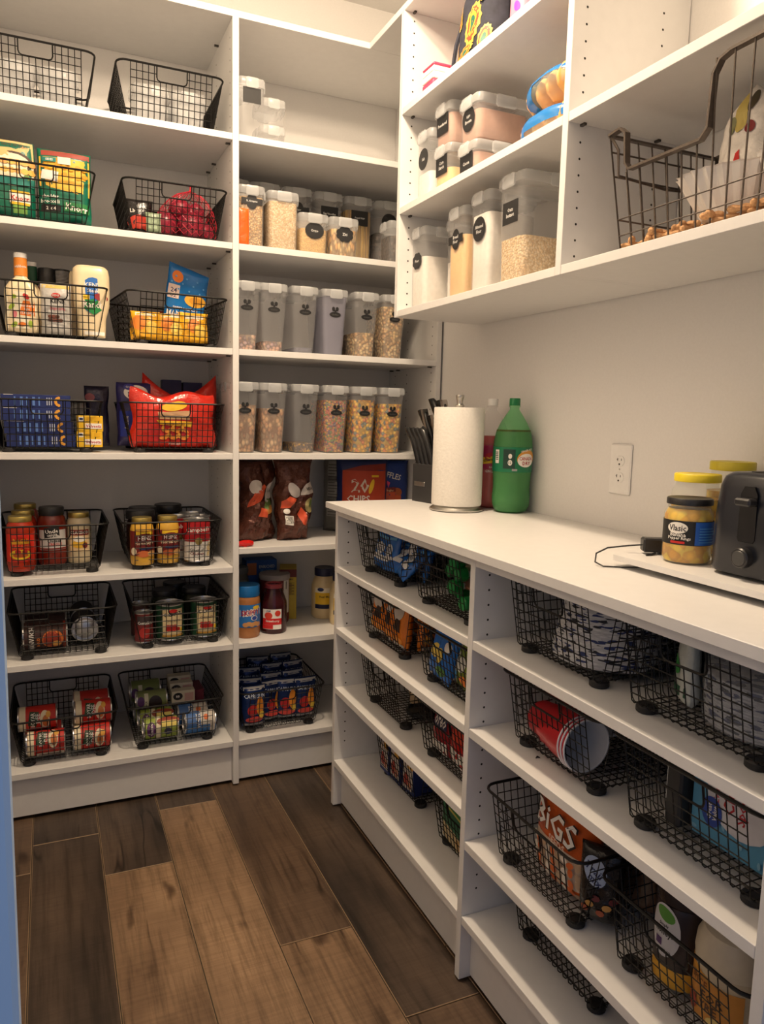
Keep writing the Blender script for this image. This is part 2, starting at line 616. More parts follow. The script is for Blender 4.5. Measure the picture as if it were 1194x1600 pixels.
# back unit: two bays along the back wall
O = (-0.0, 0.19, 0.0)
bu = thing('shelving_unit', 'tall white shelving unit with two bays along the back wall', 'shelving unit', O)
ZB = 0.006
for x0, x1 in ((-0.739, -0.72), (-0.0095, 0.0095), (0.7074, 0.7264)):
    up = panel('upright', bu, O, x0, x1, 0.0, YW - 0.002, ZB, ZS['top'] - T)
    for yy in (0.05, 0.33):
        MB().lathe([(0.012, 0), (0.012, 0.006)], 10).build('leveller_foot', BLACKP, up, loc=((x0 + x1) / 2 - O[0], yy - O[1], 0))
panel('top_panel', bu, O, -0.739, XW - 0.002, 0.0, YW - 0.002, ZS['top'] - T, ZS['top'])
for k in ('s2', 's3', 's4', 's5', 's6', 's7', 's8'):
    panel('shelf', bu, O, -0.7195, -0.010, 0.0005, YW - 0.004, ZS[k] - T, ZS[k])
for k in ('s2', 's3', 's4', 's5', 'c6', 's7', 's8'):
    panel('shelf', bu, O, 0.010, 0.707, 0.0005, YW - 0.004, ZS[k] - T, ZS[k])
panel('kick_plate', bu, O, -0.7195, -0.010, 0.020, 0.036, 0.012, ZS['s8'] - T - 0.0003)
panel('kick_plate', bu, O, 0.010, 0.707, 0.020, 0.036, 0.012, ZS['s8'] - T - 0.0003)
holes(bu, O, 'x', -0.0095, -1, (0.036, 0.235, 0.34), 0.20, 2.38, 0.9211)
holes(bu, O, 'x', 0.7074, -1, (0.036, 0.235, 0.34), 0.20, 2.38, 0.9211)
pins(bu, [(-0.016, y, ZS[k] - T) for k in ('s2', 's3', 's4', 's5') for y in (0.036, 0.25, 0.345)] +
     [(0.700, y, ZS[k] - T) for k in ('s4', 's5') for y in (0.036, 0.30, 0.36)] + [(-0.016, y, ZS['top'] - T) for y in (0.2,)], O, 'x')

# lower unit under the counter
O = (0.48, -1.0, 0.0)
lu = thing('shelving_unit', 'low white shelving unit with two bays under the counter', 'shelving unit', O)
for y1 in (YE + T, YD, YR):
    up = panel('upright', lu, O, XL, XW - 0.002, y1 - T, y1, ZB, 0.9595)
    for xx in (0.31, 0.66):
        MB().lathe([(0.012, 0), (0.012, 0.006)], 10).build('leveller_foot', BLACKP, up, loc=(xx - O[0], y1 - T / 2 - O[1], 0))
for z in (B2, B3, B4, B5, 0.9595):
    panel('shelf', lu, O, XL + (0.0005 if z > 0.9 else 0.0), XW - 0.004, YD + 0.0005, YE - 0.0005, z - T, z)
for z in (B2, B3, B4R, B5, 0.9595):
    panel('shelf', lu, O, XL + 0.0005, XW - 0.004, YR + 0.0005, YD - T - 0.0005, z - T, z)
panel('kick_plate', lu, O, XL + 0.027, XL + 0.043, YD + 0.0005, YE - 0.0005, 0.012, B5 - T - 0.0003)
panel('kick_plate', lu, O, XL + 0.027, XL + 0.043, YR + 0.0005, YD - T - 0.0005, 0.012, B5 - T - 0.0003)
holes(lu, O, 'y', YE, -1, (XL + 0.0355, 0.60), 0.19, 0.93, 0.9211)
holes(lu, O, 'y', YD - T, -1, (XL + 0.0355, 0.60), 0.19, 0.93, 0.9211)

# countertop
ct = MB().box(0.235, XW - 0.001, -1.795, -0.1925, 0.9603, CT, bev=0.001).build('countertop', BOARD, None, (0.48, -1.0, CT), smooth=0, loc=(0.48, -1.0, CT))
tag(ct, 'long white laminate countertop over the low shelving unit', 'countertop')

# upper wall unit
O = (0.58, -1.0, U3 - T)
uu = thing('shelving_unit', 'white wall-hung shelving unit with two bays above the counter', 'shelving unit', O)
for y1 in (YEU + T, YDU, -1.768):
    panel('upright', uu, O, XU, XW - 0.002, y1 - T, y1, U3 - T, ZS['top'] - T)
panel('top_panel', uu, O, XU, XW - 0.002, -1.787, -0.0005, ZS['top'] - T, ZS['top'])
for z in (U1, U2, U3):
    panel('shelf', uu, O, XU + 0.0005, XW - 0.004, YDU + 0.0005, YEU - 0.0005, z - T, z)
for z in (U2, U3):
    panel('shelf', uu, O, XU + 0.0005, XW - 0.004, -1.7675, YDU - T - 0.0005, z - T, z)
holes(uu, O, 'y', YEU, -1, (XU + 0.0325, 0.66), 1.58, 2.40, 2.3825)
holes(uu, O, 'y', YDU - T, -1, (XU + 0.0325, 0.66), 1.58, 2.40, 2.3825)
pins(uu, [(x, YEU - 0.006, z - T) for z in (U1, U2) for x in (XU + 0.033,)] + [(XU + 0.03, YEU - 0.006, ZS['top'] - T)] +
     [(x, YDU - T - 0.006, z - T) for z in (U2,) for x in (XU + 0.033, 0.66)], O, 'y')

# ------------------------------------------------------------------ wire baskets
def make_basket(label):
    H, W, D = 0.152, 0.305, 0.365
    zb, w, d = 0.013, 0.252, 0.318
    r = 0.00125
    t = thing('wire_basket', label, 'basket')
    def fr(z):      # half sizes at height z
        k = (z - zb) / (H - zb)
        return (w + (W - w) * k) / 2, (d + (D - d) * k) / 2
    # rim
    rim = rrect(W, D, 0.028, H, 4)
    MB().tube(rim, 0.0030, 6, closed=True).build('rim', WIRE, t)
    base = MB()
    xs = [(-7 + i) * 0.0165 for i in range(15)]
    ys = [(-9 + i) * 0.0165 for i in range(19)]
    zl = [zb + 0.0195 * i for i in range(1, 7)]
    hw, hz = 0.043, H - 0.040
    for side, nm in ((-1, 'front_grid'), (1, 'back_grid')):
        mb = MB()
        for x in xs:
            z1 = hz if abs(x) < hw else H
            mb.tube([(x, side * (fr(zb)[1] - 0.006), zb), (x, side * fr(zb)[1], zb + 0.006), (x, side * fr(z1)[1], z1)], r, 4)
        for z in zl:
            y = side * fr(z)[1]
            if z > hz + 0.004:
                mb.tube([(xs[0], y, z), (-hw, y, z)], r, 4); mb.tube([(hw, y, z), (xs[-1], y, z)], r, 4)
            else:
                mb.tube([(xs[0], y, z), (xs[-1], y, z)], r, 4)
        g = mb.build(nm, WIRE, t)
        y0, y1 = side * fr(H)[1], side * fr(hz)[1]
        q = 0.010
        ym = y1 + (y0 - y1) * q / (H - hz)
        MB().tube([(-hw, y0, H), (-hw, ym, hz + q), (-hw + q * .3, y1, hz + q * .3), (-hw + q, y1, hz), (hw - q, y1, hz), (hw - q * .3, y1, hz + q * .3), (hw, ym, hz + q), (hw, y0, H)], 0.002, 5).build('handle_loop', WIRE, g)
    for side in (-1, 1):
        mb = MB()
        for y in ys:
            mb.tube([(side * (fr(zb)[0] - 0.006), y, zb), (side * fr(zb)[0], y, zb + 0.006), (side * fr(H)[0], y, H)], r, 4)
        for z in zl:
            x = side * fr(z)[0]
            mb.tube([(x, ys[0], z), (x, ys[-1], z)], r, 4)
        mb.build('side_grid', WIRE, t)
    for x in xs:
        base.tube([(x, -d / 2 + 0.006, zb), (x, d / 2 - 0.006, zb)], r, 4)
    for y in ys:
        base.tube([(-w / 2 + 0.006, y, zb), (w / 2 - 0.006, y, zb)], r, 4)
    base.build('base_grid', WIRE, t)
    fm = None
    for sx in (-1, 1):
        for sy in (-1, 1):
            if fm is None:
                o = MB().lathe([(0.015, 0), (0.0175, 0.002), (0.0175, 0.010), (0.015, 0.0135)], 16).build('foot', RUBBER, t)
                fm = o.data
            else:
                o = bpy.data.objects.new('foot', fm); COL.objects.link(o); o.parent = t
            o.location = (sx * (w / 2 - 0.022), sy * (d / 2 - 0.022), 0)
    return t

BASK = []
BG = 'black wire baskets on the shelves'
BASKETS = [  # label, x, y, z, rz
    ('black wire basket half cut off at the left end of the top left shelf', -0.545, 0.196, ZS['s2'], 0),
    ('black wire basket of clear lidded tubs, right of the pair on the top left shelf', -0.183, 0.196, ZS['s2'], 0),
    ('black wire basket holding upright green rice and pasta packets', -0.552, 0.196, ZS['s3'], 0),
    ('black wire basket holding a net of red onions', -0.173, 0.196, ZS['s3'], 0.0),
    ('black wire basket of salad dressing bottles', -0.525, 0.196, ZS['s4'], 0),
    ('black wire basket with yellow fruit bags and a tall blue pouch', -0.185, 0.196, ZS['s4'], 0.10),
    ('black wire basket holding the stack of navy pasta boxes', -0.545, 0.196, ZS['s5'], 0),
    ('black wire basket stuffed with a red pasta bag', -0.182, 0.196, ZS['s5'], 0),
    ('black wire basket of pasta sauce jars beside the door trim', -0.536, 0.196, ZS['s6'], 0.0),
    ('black wire basket of gravy jars and red soup cans', -0.193, 0.196, ZS['s6'], 0.0),
    ('black wire basket with a can lying on its side under the sauce jars', -0.517, 0.196, ZS['s7'], 0.0),
    ('black wire basket of green-labelled vegetable cans', -0.168, 0.196, ZS['s7'], 0.0),
    ('black wire basket of red and cream soup cans lying on the bottom left shelf', -0.522, 0.196, ZS['s8'], 0.0),
    ('black wire basket of lying cans with green and blue labels on the bottom shelf', -0.188, 0.196, ZS['s8'], 0.0),
    ('black wire basket of juice pouches at the bottom of the corner bay', 0.168, 0.196, ZS['s8'], 0.0),
]
BY = [  # lower right unit: label, y centre, z, x offset
    ('black wire basket of blue wrapped snack bars under the counter', -0.445, B2, 0),
    ('black wire basket of fruit pouches with green caps', -0.845, B2, -0.012),
    ('black wire basket of orange cracker bags', -0.485, B3, 0),
    ('black wire basket of mixed blue and green snack bags beside the divider', -0.875, B3, -0.006),
    ('black wire basket holding a lone tan paper cup', -0.505, B4, 0),
    ('black wire basket of red snack bags', -0.885, B4, -0.004),
    ('black wire basket of small blue picture boxes on the lowest shelf', -0.500, B5, 0.055),
    ('black wire basket with a green and cream carton on the lowest shelf', -0.900, B5, 0.040),
    ('black wire basket of patterned paper plates right of the divider', -1.262, B2, 0),
    ('black wire basket of plastic-wrapped patterned plates near the right edge', -1.590, B2, -0.004),
    ('black wire basket of red party cups', -1.272, B3, 0.0),
    ('black wire basket with the pale blue spoon box', -1.600, B3, 0.0),
    ('black wire basket with the orange seed bag', -1.262, B4R, -0.02),
    ('black wire basket of brown and cream tubs by the right end panel', -1.595, B4R, 0.0),
    ('empty black wire basket low on the bottom shelf at right', -1.275, B5, 0.030),
]
b0 = None
for lab, x, y, z, rz in BASKETS:
    if b0 is None:
        b0 = make_basket(lab); b0['group'] = BG; b0ch = kids(b0); b0.location = (x, y, z); b = b0
    else:
        b = dup(b0, lab, (x, y, z), rz, ch=b0ch)
    BASK.append(b)
for lab, y, z, dx in BY:
    BASK.append(dup(b0, lab, (0.466 + dx, y, z), -PI / 2, ch=b0ch))
# ------------------------------------------------------------------ builders for groceries
def container(name, label, w, d, h, loc, rz=0.0, fill=0.0, fm=None, taper=0.82, lab=None, txt='', group=None, lid=0.026, body=None, cat='container', fork=False, labv=0.66, labm=None):
    """clear lidded food keeper; front faces -y, origin at base centre"""
    t = thing(name, label, cat, loc, rz, group)
    hb = h - lid * 0.75
    r = min(w, d) * 0.16
    def sec(z, inset=0.0):
        k = taper + (1 - taper) * min(1, z / hb)
        return rrect(w * k * 0.94 - 2 * inset, d * (0.5 + k * 0.5) * 0.94 - 2 * inset, r, z, 3)
    MB().loft([sec(0.0, 0.003), sec(0.003), sec(hb * 0.5), sec(hb)], 0, True, False).build('body', body or BOX, t, smooth=40)
    if fill > 0:
        ff = max(0.01, fill)
        top = sec(ff, 0.0025)
        MB().loft([sec(0.0035, 0.0035), sec(0.005, 0.0025), sec(ff * 0.5, 0.0025), top]).build('contents', fm, t, smooth=40)
    l = MB()
    l.loft([rrect(w * 0.965, d * 0.965, r, h - lid, 3), rrect(w, d, r, h - lid + 0.003, 3), rrect(w, d, r, h - 0.006, 3), rrect(w * 0.97, d * 0.97, r, h - 0.001, 3), rrect(w * 0.9, d * 0.9, r, h, 3)], 0)
    lo_ = l.build('lid', CLIP, t, smooth=40)
    cw = min(w * 0.46, 0.05)
    for ang, dist, ww in ((0, d / 2, cw), (PI, d / 2, cw), (PI / 2, w / 2, min(d * 0.4, 0.06)), (-PI / 2, w / 2, min(d * 0.4, 0.06))):
        q = MB()
        ch = lid * 1.15
        q.loft([rrect(ww, ch, 0.006, 0, 3), rrect(ww, ch, 0.006, 0.004, 3), rrect(ww * 0.9, ch * 0.86, 0.005, 0.0055, 3)], 0)
        c, s = math.cos(ang), math.sin(ang)
        q.v = [(c * x + s * (dist + z), s * x - c * (dist + z), h - lid * 0.62 + y) for x, y, z in q.v]
        q.build('latch', CLIP, lo_, smooth=40)
    def surf(u, v, o=0.0):
        k = taper + (1 - taper) * min(1, v / hb)
        return (u, -d * (0.5 + k * 0.5) * 0.47 - o - 0.0006, v)
    if fork:
        p = Print(surf)
        v0 = h * labv
        p.ell(0, v0, w * 0.215, h * 0.040, CHALK)
        p.ell(-0.0065, v0 + h * 0.085, 0.0056, 0.0070, CHALK, 10)
        p.ell(0.0065, v0 + h * 0.085, 0.0056, 0.0070, CHALK, 10)
        p.poly([(-0.009, v0 + h * .085), (-0.003, v0 + h * .085), (0.006, v0 + h * .02), (0.001, v0 + h * .02)], CHALK, 1)
        p.poly([(0.009, v0 + h * .085), (0.003, v0 + h * .085), (-0.006, v0 + h * .02), (-0.001, v0 + h * .02)], CHALK, 1)
        p.text(txt or 'chefsae', 0, v0, h * 0.026, C(84, 84, 84), w * 0.26)
        p.build('label', t)
    elif lab:
        p = Print(surf)
        v0 = h * labv
        lw = min(w * 0.32, 0.032); lh = lw * 0.8
        if lab == 'round': p.ell(0, v0, lw * 0.95, lw * 0.95, CHALK)
        elif lab == 'oval': p.ell(0, v0, lw, lh, CHALK)
        elif lab == 'scallop': p.ell(0, v0, lw * 0.86, lh * 0.86, CHALK, 32, 3, 0, 0.14, 8)
        elif lab == 'plaque':
            p.ell(0, v0, lw * 0.62, lh * 1.05, CHALK); p.rect(-lw * 1.2, v0 - lh * 0.42, lw * 1.2, v0 + lh * 0.42, CHALK, 2, 1)
        elif lab == 'square': p.rect(-lw, v0 - lh, lw, v0 + lh, CHALK, 2, 1)
        if txt:
            for i, ln in enumerate(txt.split('/')):
                n = len(txt.split('/'))
                p.text(ln, 0, v0 + (n - 1 - 2 * i) * lh * 0.24, lh * 0.34, labm or C(215, 215, 212), lw * 1.6)
        p.build('label', t)
    return t

def jar(name, label, cat, r, h, loc, body, lid=None, lid_h=0.014, lid_r=None, neck=0.8, sh=0.14, group=None, rz=0.0, rot=None, base_in=0.94, lid_name='lid', waist=None, bodyname='body'):
    """round jar; returns the thing and its label surface"""
    t = thing(name, label, cat, loc, rz, group, rot)
    zb = h - (lid_h if lid else 0)
    nr = r * neck
    prof = [(r * base_in * 0.96, 0.0), (r * base_in, 0.002), (r, 0.012), (r, zb * (1 - sh) - 0.012), (r * 0.985, zb * (1 - sh) - 0.004), ((r + nr) / 2, zb * (1 - sh * 0.5)), (nr, zb * (1 - sh * 0.22)), (nr, zb)]
    if waist:
        prof = waist
    MB().lathe(prof, 28).build(bodyname, body, t, smooth=50)
    if lid:
        lr = lid_r or nr * 1.07
        MB().lathe([(lr, zb - 0.003), (lr * 1.015, zb), (lr * 1.015, h - 0.003), (lr * 0.97, h), (lr * 0.86, h - 0.0008)], 28).build(lid_name, lid, t, smooth=50)
    return t, cyl(r)

def can(name, label, r, h, loc, paper, rz=0.0, rot=None, group=None, cat='can'):
    t = thing(name, label, cat, loc, rz, group, rot)
    MB().lathe([(r * 0.985, 0.004), (r * 0.985, h - 0.004)], 28, cap0=False, cap1=False).build('paper_label', paper, t, smooth=50)
    for a, b, c_ in ((0.0, 1, 0), (h, -1, 1)):
        m = MB()
        m.lathe([(r * 0.985, a + b * 0.0045), (r * 1.01, a + b * 0.003), (r * 1.01, a + b * 0.0005), (r * 0.96, a), (r * 0.94, a + b * 0.004), (r * 0.75, a + b * 0.0045), (r * 0.72, a + b * 0.0035), (0.001, a + b * 0.0035)], 28, cap0=False, cap1=True)
        m.build('tin_end', TIN, t, smooth=40)
    return t, cyl(r * 0.985)

def carton(name, label, w, d, h, loc, mat, rz=0.0, rot=None, group=None, cat='box', bev=0.0012):
    t = thing(name, label, cat, loc, rz, group, rot)
    b = MB().box(-w / 2, w / 2, -d / 2, d / 2, 0, h, bev=bev)
    b.build('carton', mat, t, smooth=0)
    return t, face(d / 2)

def bag_surf(w, h, th, crumple=0.006, seed=0.0, top=0.35, pinch=0.0, lean=0.0, gus=0.10, bow=0.0, topcut=None, fq=16.0, sil=None):
    def half(u, v, sgn, o=0.0):
        tu = max(-1, min(1, 2 * u / w)); tv = max(0.0, min(1, v / h))
        pr = min(1.0, tv / gus) ** 0.5 if gus > 0 else 1.0
        pr *= max(0.0, 1 - tv ** 3) ** top * 0.97 + 0.03
        e = max(0.0, 1 - abs(tu) ** 2.6) ** 0.55
        y = sgn * (th / 2 * pr * e + 0.0012)
        k = (1 - pinch * math.sin(PI * tv) ** 2) * (sil(tv) if sil else 1.0)
        edge = e * min(1, (1 - tv) * 6 + 0.25)
        nz = noise.noise(Vector((u * fq + seed, v * fq, sgn * 3 + seed))) + 0.5 * noise.noise(Vector((u * fq * 2.6 + seed, v * fq * 2.4, sgn * 5 + seed * 2)))
        y += sgn * crumple * nz * edge
        x = u * k + crumple * 0.7 * noise.noise(Vector((v * 22 + seed, seed, 1.7))) * (1 if tu > 0 else -1) * abs(tu)
        z = v + bow * (1 - tu * tu) * tv
        if topcut:
            z += topcut(tu) * tv ** 3
        return (x + lean * v, y + sgn * o, z)
    return half

def bag(name, label, w, h, th, loc, mat, rz=0.0, rot=None, group=None, cat='bag', nu=16, nv=20, smooth=60, body='pouch', **k):
    t = thing(name, label, cat, loc, rz, group, rot)
    s = bag_surf(w, h, th, **k)
    us = [-w / 2 + w * i / nu for i in range(nu + 1)]
    vs = [h * i / nv for i in range(nv + 1)]
    m = MB()
    m.grid(lambda u, v: s(u, v, -1), us, vs)
    m.grid(lambda u, v: s(u, v, 1), us, vs, flip=True)
    # close the rim between the two faces
    n0 = (nu + 1) * (nv + 1)
    per = [(i, 0) for i in range(nu)] + [(nu, j) for j in range(nv)] + [(i, nv) for i in range(nu, 0, -1)] + [(0, j) for j in range(nv, 0, -1)]
    idx = [j * (nu + 1) + i for i, j in per]
    for a in range(len(idx)):
        b = (a + 1) % len(idx)
        m.f.append((idx[b], idx[a], idx[a] + n0, idx[b] + n0)); m.m.append(0)
    m.build(body, mat, t, smooth=smooth)
    return t, (lambda u, v, o=0.0: s(u, v, -1, o))

WHITE = C(238, 234, 226); CREAM = C(236, 222, 190); RED = C(196, 34, 30); DRED = C(120, 22, 26); NAVY = C(28, 44, 96); BLUE = C(40, 108, 190)
SKY = C(92, 160, 214); GREEN = C(28, 120, 62); DGREEN = C(16, 72, 48); TEAL = C(20, 122, 112); YEL = C(244, 200, 40); ORANGE = C(232, 124, 36); BLACK = C(20, 18, 18); GREY = C(150, 150, 150)
BROWN = C(92, 52, 34); TAN = C(206, 166, 116); PINK = C(214, 120, 130); PURPLE = C(84, 40, 110); LIME = C(160, 186, 60); GOLD = flat('gold_lid', srgb(186, 164, 92), 0.3, 0.8)

# ================================================================== countertop things
# paper towel on its holder
t = thing('paper_towel_holder', 'brushed steel paper towel holder with an urn-shaped finial', 'towel holder', (0.535, -0.478, CT))
MB().lathe([(0.074, 0), (0.078, 0.003), (0.078, 0.006), (0.070, 0.012), (0.066, 0.016), (0.02, 0.017)], 40).build('base', STEEL, t, smooth=30)
MB().lathe([(0.006, 0.016), (0.006, 0.300)], 12).build('rod', STEEL, t)
MB().lathe([(0.013, 0.297), (0.0135, 0.302), (0.009, 0.306), (0.0085, 0.312), (0.011, 0.322), (0.0125, 0.328), (0.0115, 0.331), (0.0, 0.331)], 20, cap1=False).build('finial', STEEL, t)
tw = thing('paper_towel_roll', 'full white paper towel roll standing on the counter', 'paper towel', (0.535, -0.478, CT + 0.0172))
PAPER = flat('paper_towel', (0.80, 0.77, 0.71), 0.95, bump=0.5, bscale=140, vary=0.03)
MB().lathe([(0.022, 0.0), (0.0715, 0.0), (0.0725, 0.003), (0.0725, 0.275), (0.0715, 0.278), (0.022, 0.278), (0.021, 0.26), (0.021, 0.01)], 48, cap0=False, cap1=False).build('sheets', PAPER, tw, smooth=40)
MB().lathe([(0.0205, 0.0), (0.0205, 0.278)], 24, cap0=False, cap1=False).build('core_tube', C(150, 118, 84), tw)

# knife block
KB = thing('knife_block', 'black knife block with a steel plate behind the paper towels', 'knife block', (0.579, -0.264, CT), -1.35)
m = MB()
m.add([(-0.048, -0.055, 0), (0.048, -0.055, 0), (0.048, 0.085, 0), (-0.048, 0.085, 0), (-0.048, -0.055, 0.118), (0.048, -0.055, 0.118), (0.048, 0.085, 0.185), (-0.048, 0.085, 0.185)],
      [(0, 3, 2, 1), (4, 5, 6, 7), (0, 1, 5, 4), (1, 2, 6, 5), (2, 3, 7, 6), (3, 0, 4, 7)])
m.build('block', flat('black_block', (0.028, 0.027, 0.028), 0.5), KB, smooth=0)
MB().box(-0.038, 0.012, -0.0565, -0.055, 0.050, 0.064, bev=0.0005).build('name_plate', STEEL, KB, smooth=0)
def knife(label, x, y, z, ln, r, lean, tiltx, steel=False, curve=0.10):
    """a handle with its bolster, set in the block"""
    k = thing('kitchen_knife', label, 'knife')
    k.parent = None
    c, s = math.cos(-1.35), math.sin(-1.35)
    k.location = (0.579 + c * x - s * y, -0.264 + s * x + c * y, CT + z)
    k.rotation_euler = (tiltx, lean, -1.35)
    pts = [(0, 0, -0.02), (0, 0, 0.0), (0.002, 0, ln * 0.3), (-0.001, 0, ln * 0.6), (-curve * ln * 0.3, 0, ln * 0.9), (-curve * ln * 0.6, 0, ln)]
    q = MB()
    rings = []
    for i, p in enumerate(pts):
        rw = r * (0.8, 0.85, 1.0, 0.92, 1.1, 0.75)[i]
        rings.append([(p[0] + rw * 1.05 * math.cos(2 * PI * j / 12), p[1] + rw * 0.72 * math.sin(2 * PI * j / 12), p[2]) for j in range(12)])
    q.loft(rings)
    q.build('handle', flat('knife_handle', (0.013, 0.013, 0.014), 0.25), k)
    MB().box(-r * 0.35, r * 0.35, -r * 0.74, r * 0.74, ln * 0.05, ln * 0.98).build('tang', STEEL, k, smooth=0) if steel else None
    MB().box(-r * 0.9, r * 0.9, -0.001, 0.001, -0.055, -0.018).build('blade', STEEL, k, smooth=0)
    k['group'] = 'knives in the block'
    return k
for i in range(4):
    knife('black steak knife handle, %s of the low front row in the block' % ('leftmost', 'second', 'third', 'rightmost')[i], -0.034 + i * 0.021, -0.046, 0.128 + 0.004, 0.108, 0.0125, -0.30, 0.10, False, 0.22)
for i, (x, y, z, ln, st, lean, lb) in enumerate([(-0.036, 0.015, 0.160, 0.140, True, -0.30, 'long knife with steel-capped handle leaning left in the block'),
        (-0.026, 0.048, 0.176, 0.158, False, -0.22, 'tall plain black knife handle at the top of the block'),
        (-0.004, 0.058, 0.180, 0.148, True, -0.20, 'knife handle with steel tang beside the towel roll'),
        (0.016, 0.040, 0.172, 0.152, True, -0.17, 'broad steel-backed knife handle nearest the towel roll'),
        (0.000, 0.012, 0.158, 0.120, True, -0.22, 'short steel-tipped knife handle low behind the towel roll')]):
    knife(lb, x, y, z, ln, 0.0145, lean, 0.06, st, 0.22)
ks = thing('kitchen_scissors', 'black kitchen scissors with looped handles in the knife block', 'scissors', (0.560, -0.232, CT + 0.142), rot=(0.08, -0.28, -1.35))
for sx, q in ((-0.013, 0.0), (0.013, 0.004)):
    pts = [(sx + 0.011 * math.cos(a), 0, 0.052 + q + 0.036 * math.sin(a)) for a in [2 * PI * i / 16 for i in range(16)]]
    MB().tube(pts, 0.0042, 8, closed=True).build('handle_loop', BLACKP, ks)
MB().lathe([(0.006, -0.03), (0.007, 0.02)], 10).build('shank', STEEL, ks)

# soda bottles
def soda(label, loc, tint, solid, fac, liq, fill, capm, lab, rz):
    t = thing('soda_bottle', label, 'bottle', loc, rz)
    P_ = [(0.018, 0.004), (0.034, 0.0), (0.046, 0.006), (0.053, 0.022), (0.0545, 0.045), (0.0525, 0.075), (0.0535, 0.095), (0.0555, 0.12), (0.0555, 0.185), (0.0545, 0.205), (0.050, 0.228), (0.038, 0.255), (0.022, 0.281), (0.0135, 0.293), (0.0135, 0.300), (0.016, 0.301), (0.016, 0.304), (0.0125, 0.306)]
    MB().lathe(P_, 32, cap1=False).build('bottle', clear('bottle_' + label[:8], tint, solid, fac, 0.08), t, smooth=60)
    L_ = [(max(0.004, r - 0.0016), z + 0.0015) for r, z in P_ if z < fill] + [(0.0485, fill)]
    MB().lathe(L_, 32).build('drink', liq, t, smooth=50)
    MB().lathe([(0.0155, 0.305), (0.0155, 0.322), (0.0145, 0.325), (0.002, 0.325)], 24, cap0=False).build('cap', capm, t)
    MB().lathe([(0.0562, 0.118), (0.0566, 0.120), (0.0566, 0.186), (0.0562, 0.188)], 36, cap0=False, cap1=False).build('sleeve', lab[0], t, smooth=50)
    p = Print(cyl(0.0567, 0.118)); lab[1](p); p.build('sleeve_print', t)
    return t
def lab_green(p):
    g = C(20, 60, 48)
    p.rect(-0.030, 0.010, 0.004, 0.064, g)
    p.rect(-0.058, 0.024, -0.044, 0.062, WHITE)
    for i in range(5): p.rect(-0.056, 0.034 + i * 0.005, -0.046, 0.0362 + i * 0.005, BLACK, 2, 1)
    p.ell(-0.010, 0.045, 0.005, 0.007, WHITE); p.ell(-0.010, 0.027, 0.006, 0.008, WHITE)
    p.text('12', -0.010, 0.027, 0.007, g)
    p.rect(-0.004, 0.004, 0.010, 0.010, GREY, 2, 1)
    p.ell(0.038, 0.040, 0.030, 0.022, C(214, 150, 60), 24, 3, 0.2)
    p.ell(0.036, 0.034, 0.026, 0.019, WHITE, 24, 3, 0.1)
    p.text('CANADA', 0.036, 0.039, 0.010, C(170, 36, 34), 0.044)
    p.text('DRY', 0.037, 0.026, 0.010, C(170, 36, 34), 0.026)
    p.text('GINGER ALE', 0.036, 0.062, 0.005, WHITE, 0.036, 0.2)
soda('green two-litre soda bottle with a green cap', (0.672, -0.552, CT), (0.72, 0.95, 0.77), srgb(110, 205, 130), 0.32,
     clear('ginger_ale', (0.62, 0.55, 0.25), srgb(86, 84, 34), 0.62, 0.1), 0.236, C(18, 120, 66, 0.35), (C(14, 118, 78, 0.3), lab_green), -0.52)
def lab_red(p):
    p.ell(0.0, 0.036, 0.020, 0.013, C(200, 40, 60))
    p.poly([(-0.06, 0.010), (0.06, 0.026), (0.06, 0.046), (-0.06, 0.030)], YEL, 8)
    p.text('Schweppes', 0.0, 0.028, 0.013, C(20, 20, 30), 0.088, 0.13)
    p.text('RASPBERRY', 0.012, 0.006, 0.005, WHITE, 0.040)
    p.text('GINGER ALE', 0.008, -0.006, 0.008, WHITE, 0.050)
soda('clear soda bottle with a pink drink and white cap half behind the towel roll', (0.676, -0.430, CT), (0.97, 0.97, 0.97), (0.8, 0.8, 0.8), 0.16,
     clear('pink_drink', (0.95, 0.25, 0.22), srgb(216, 62, 50), 0.55, 0.1), 0.215, WHITEP, (C(176, 40, 84, 0.35), lab_red), -0.52)

# wall outlet
t = thing('wall_outlet', 'white double wall socket above the counter', 'outlet', (XW, -0.932, 1.130), -PI / 2)
MB().box(-0.037, 0.037, -0.006, 0.0, -0.061, 0.061, bev=0.003).build('cover_plate', WHITEP, t, smooth=0)
for dz in (0.020, -0.020):
    r_ = MB().loft([[(0.0165 * math.cos(a) , -0.006, dz + 0.0145 * max(-0.85, min(0.85, math.sin(a)))) for a in [2 * PI * i / 24 for i in range(24)]],
               [(0.016 * math.cos(a), -0.0078, dz + 0.014 * max(-0.85, min(0.85, math.sin(a)))) for a in [2 * PI * i / 24 for i in range(24)]]]).build('receptacle', WHITEP, t)
    q = MB()
    q.box(-0.0072, -0.0056, -0.0083, -0.0077, dz + 0.000, dz + 0.0075); q.box(-0.0095, -0.0056, -0.0083, -0.0077, dz + 0.003, dz + 0.0046)
    q.box(0.0058, 0.0072, -0.0083, -0.0077, dz + 0.001, dz + 0.0065); q.lathe([(0.0024, 0), (0.0024, 0.001)], 8)
    for i in range(len(q.v) - 16, len(q.v)):
        x, y, z = q.v[i]; q.v[i] = (x, -0.0078 - z * 0.6, dz - 0.0075 + y)
    q.build('slots', HOLE, r_, smooth=0)
MB().lathe([(0.002, 0), (0.002, 0.0008)], 10).build('screw', STEEL, t, loc=(0, -0.006, 0), rot=(PI / 2, 0, 0))

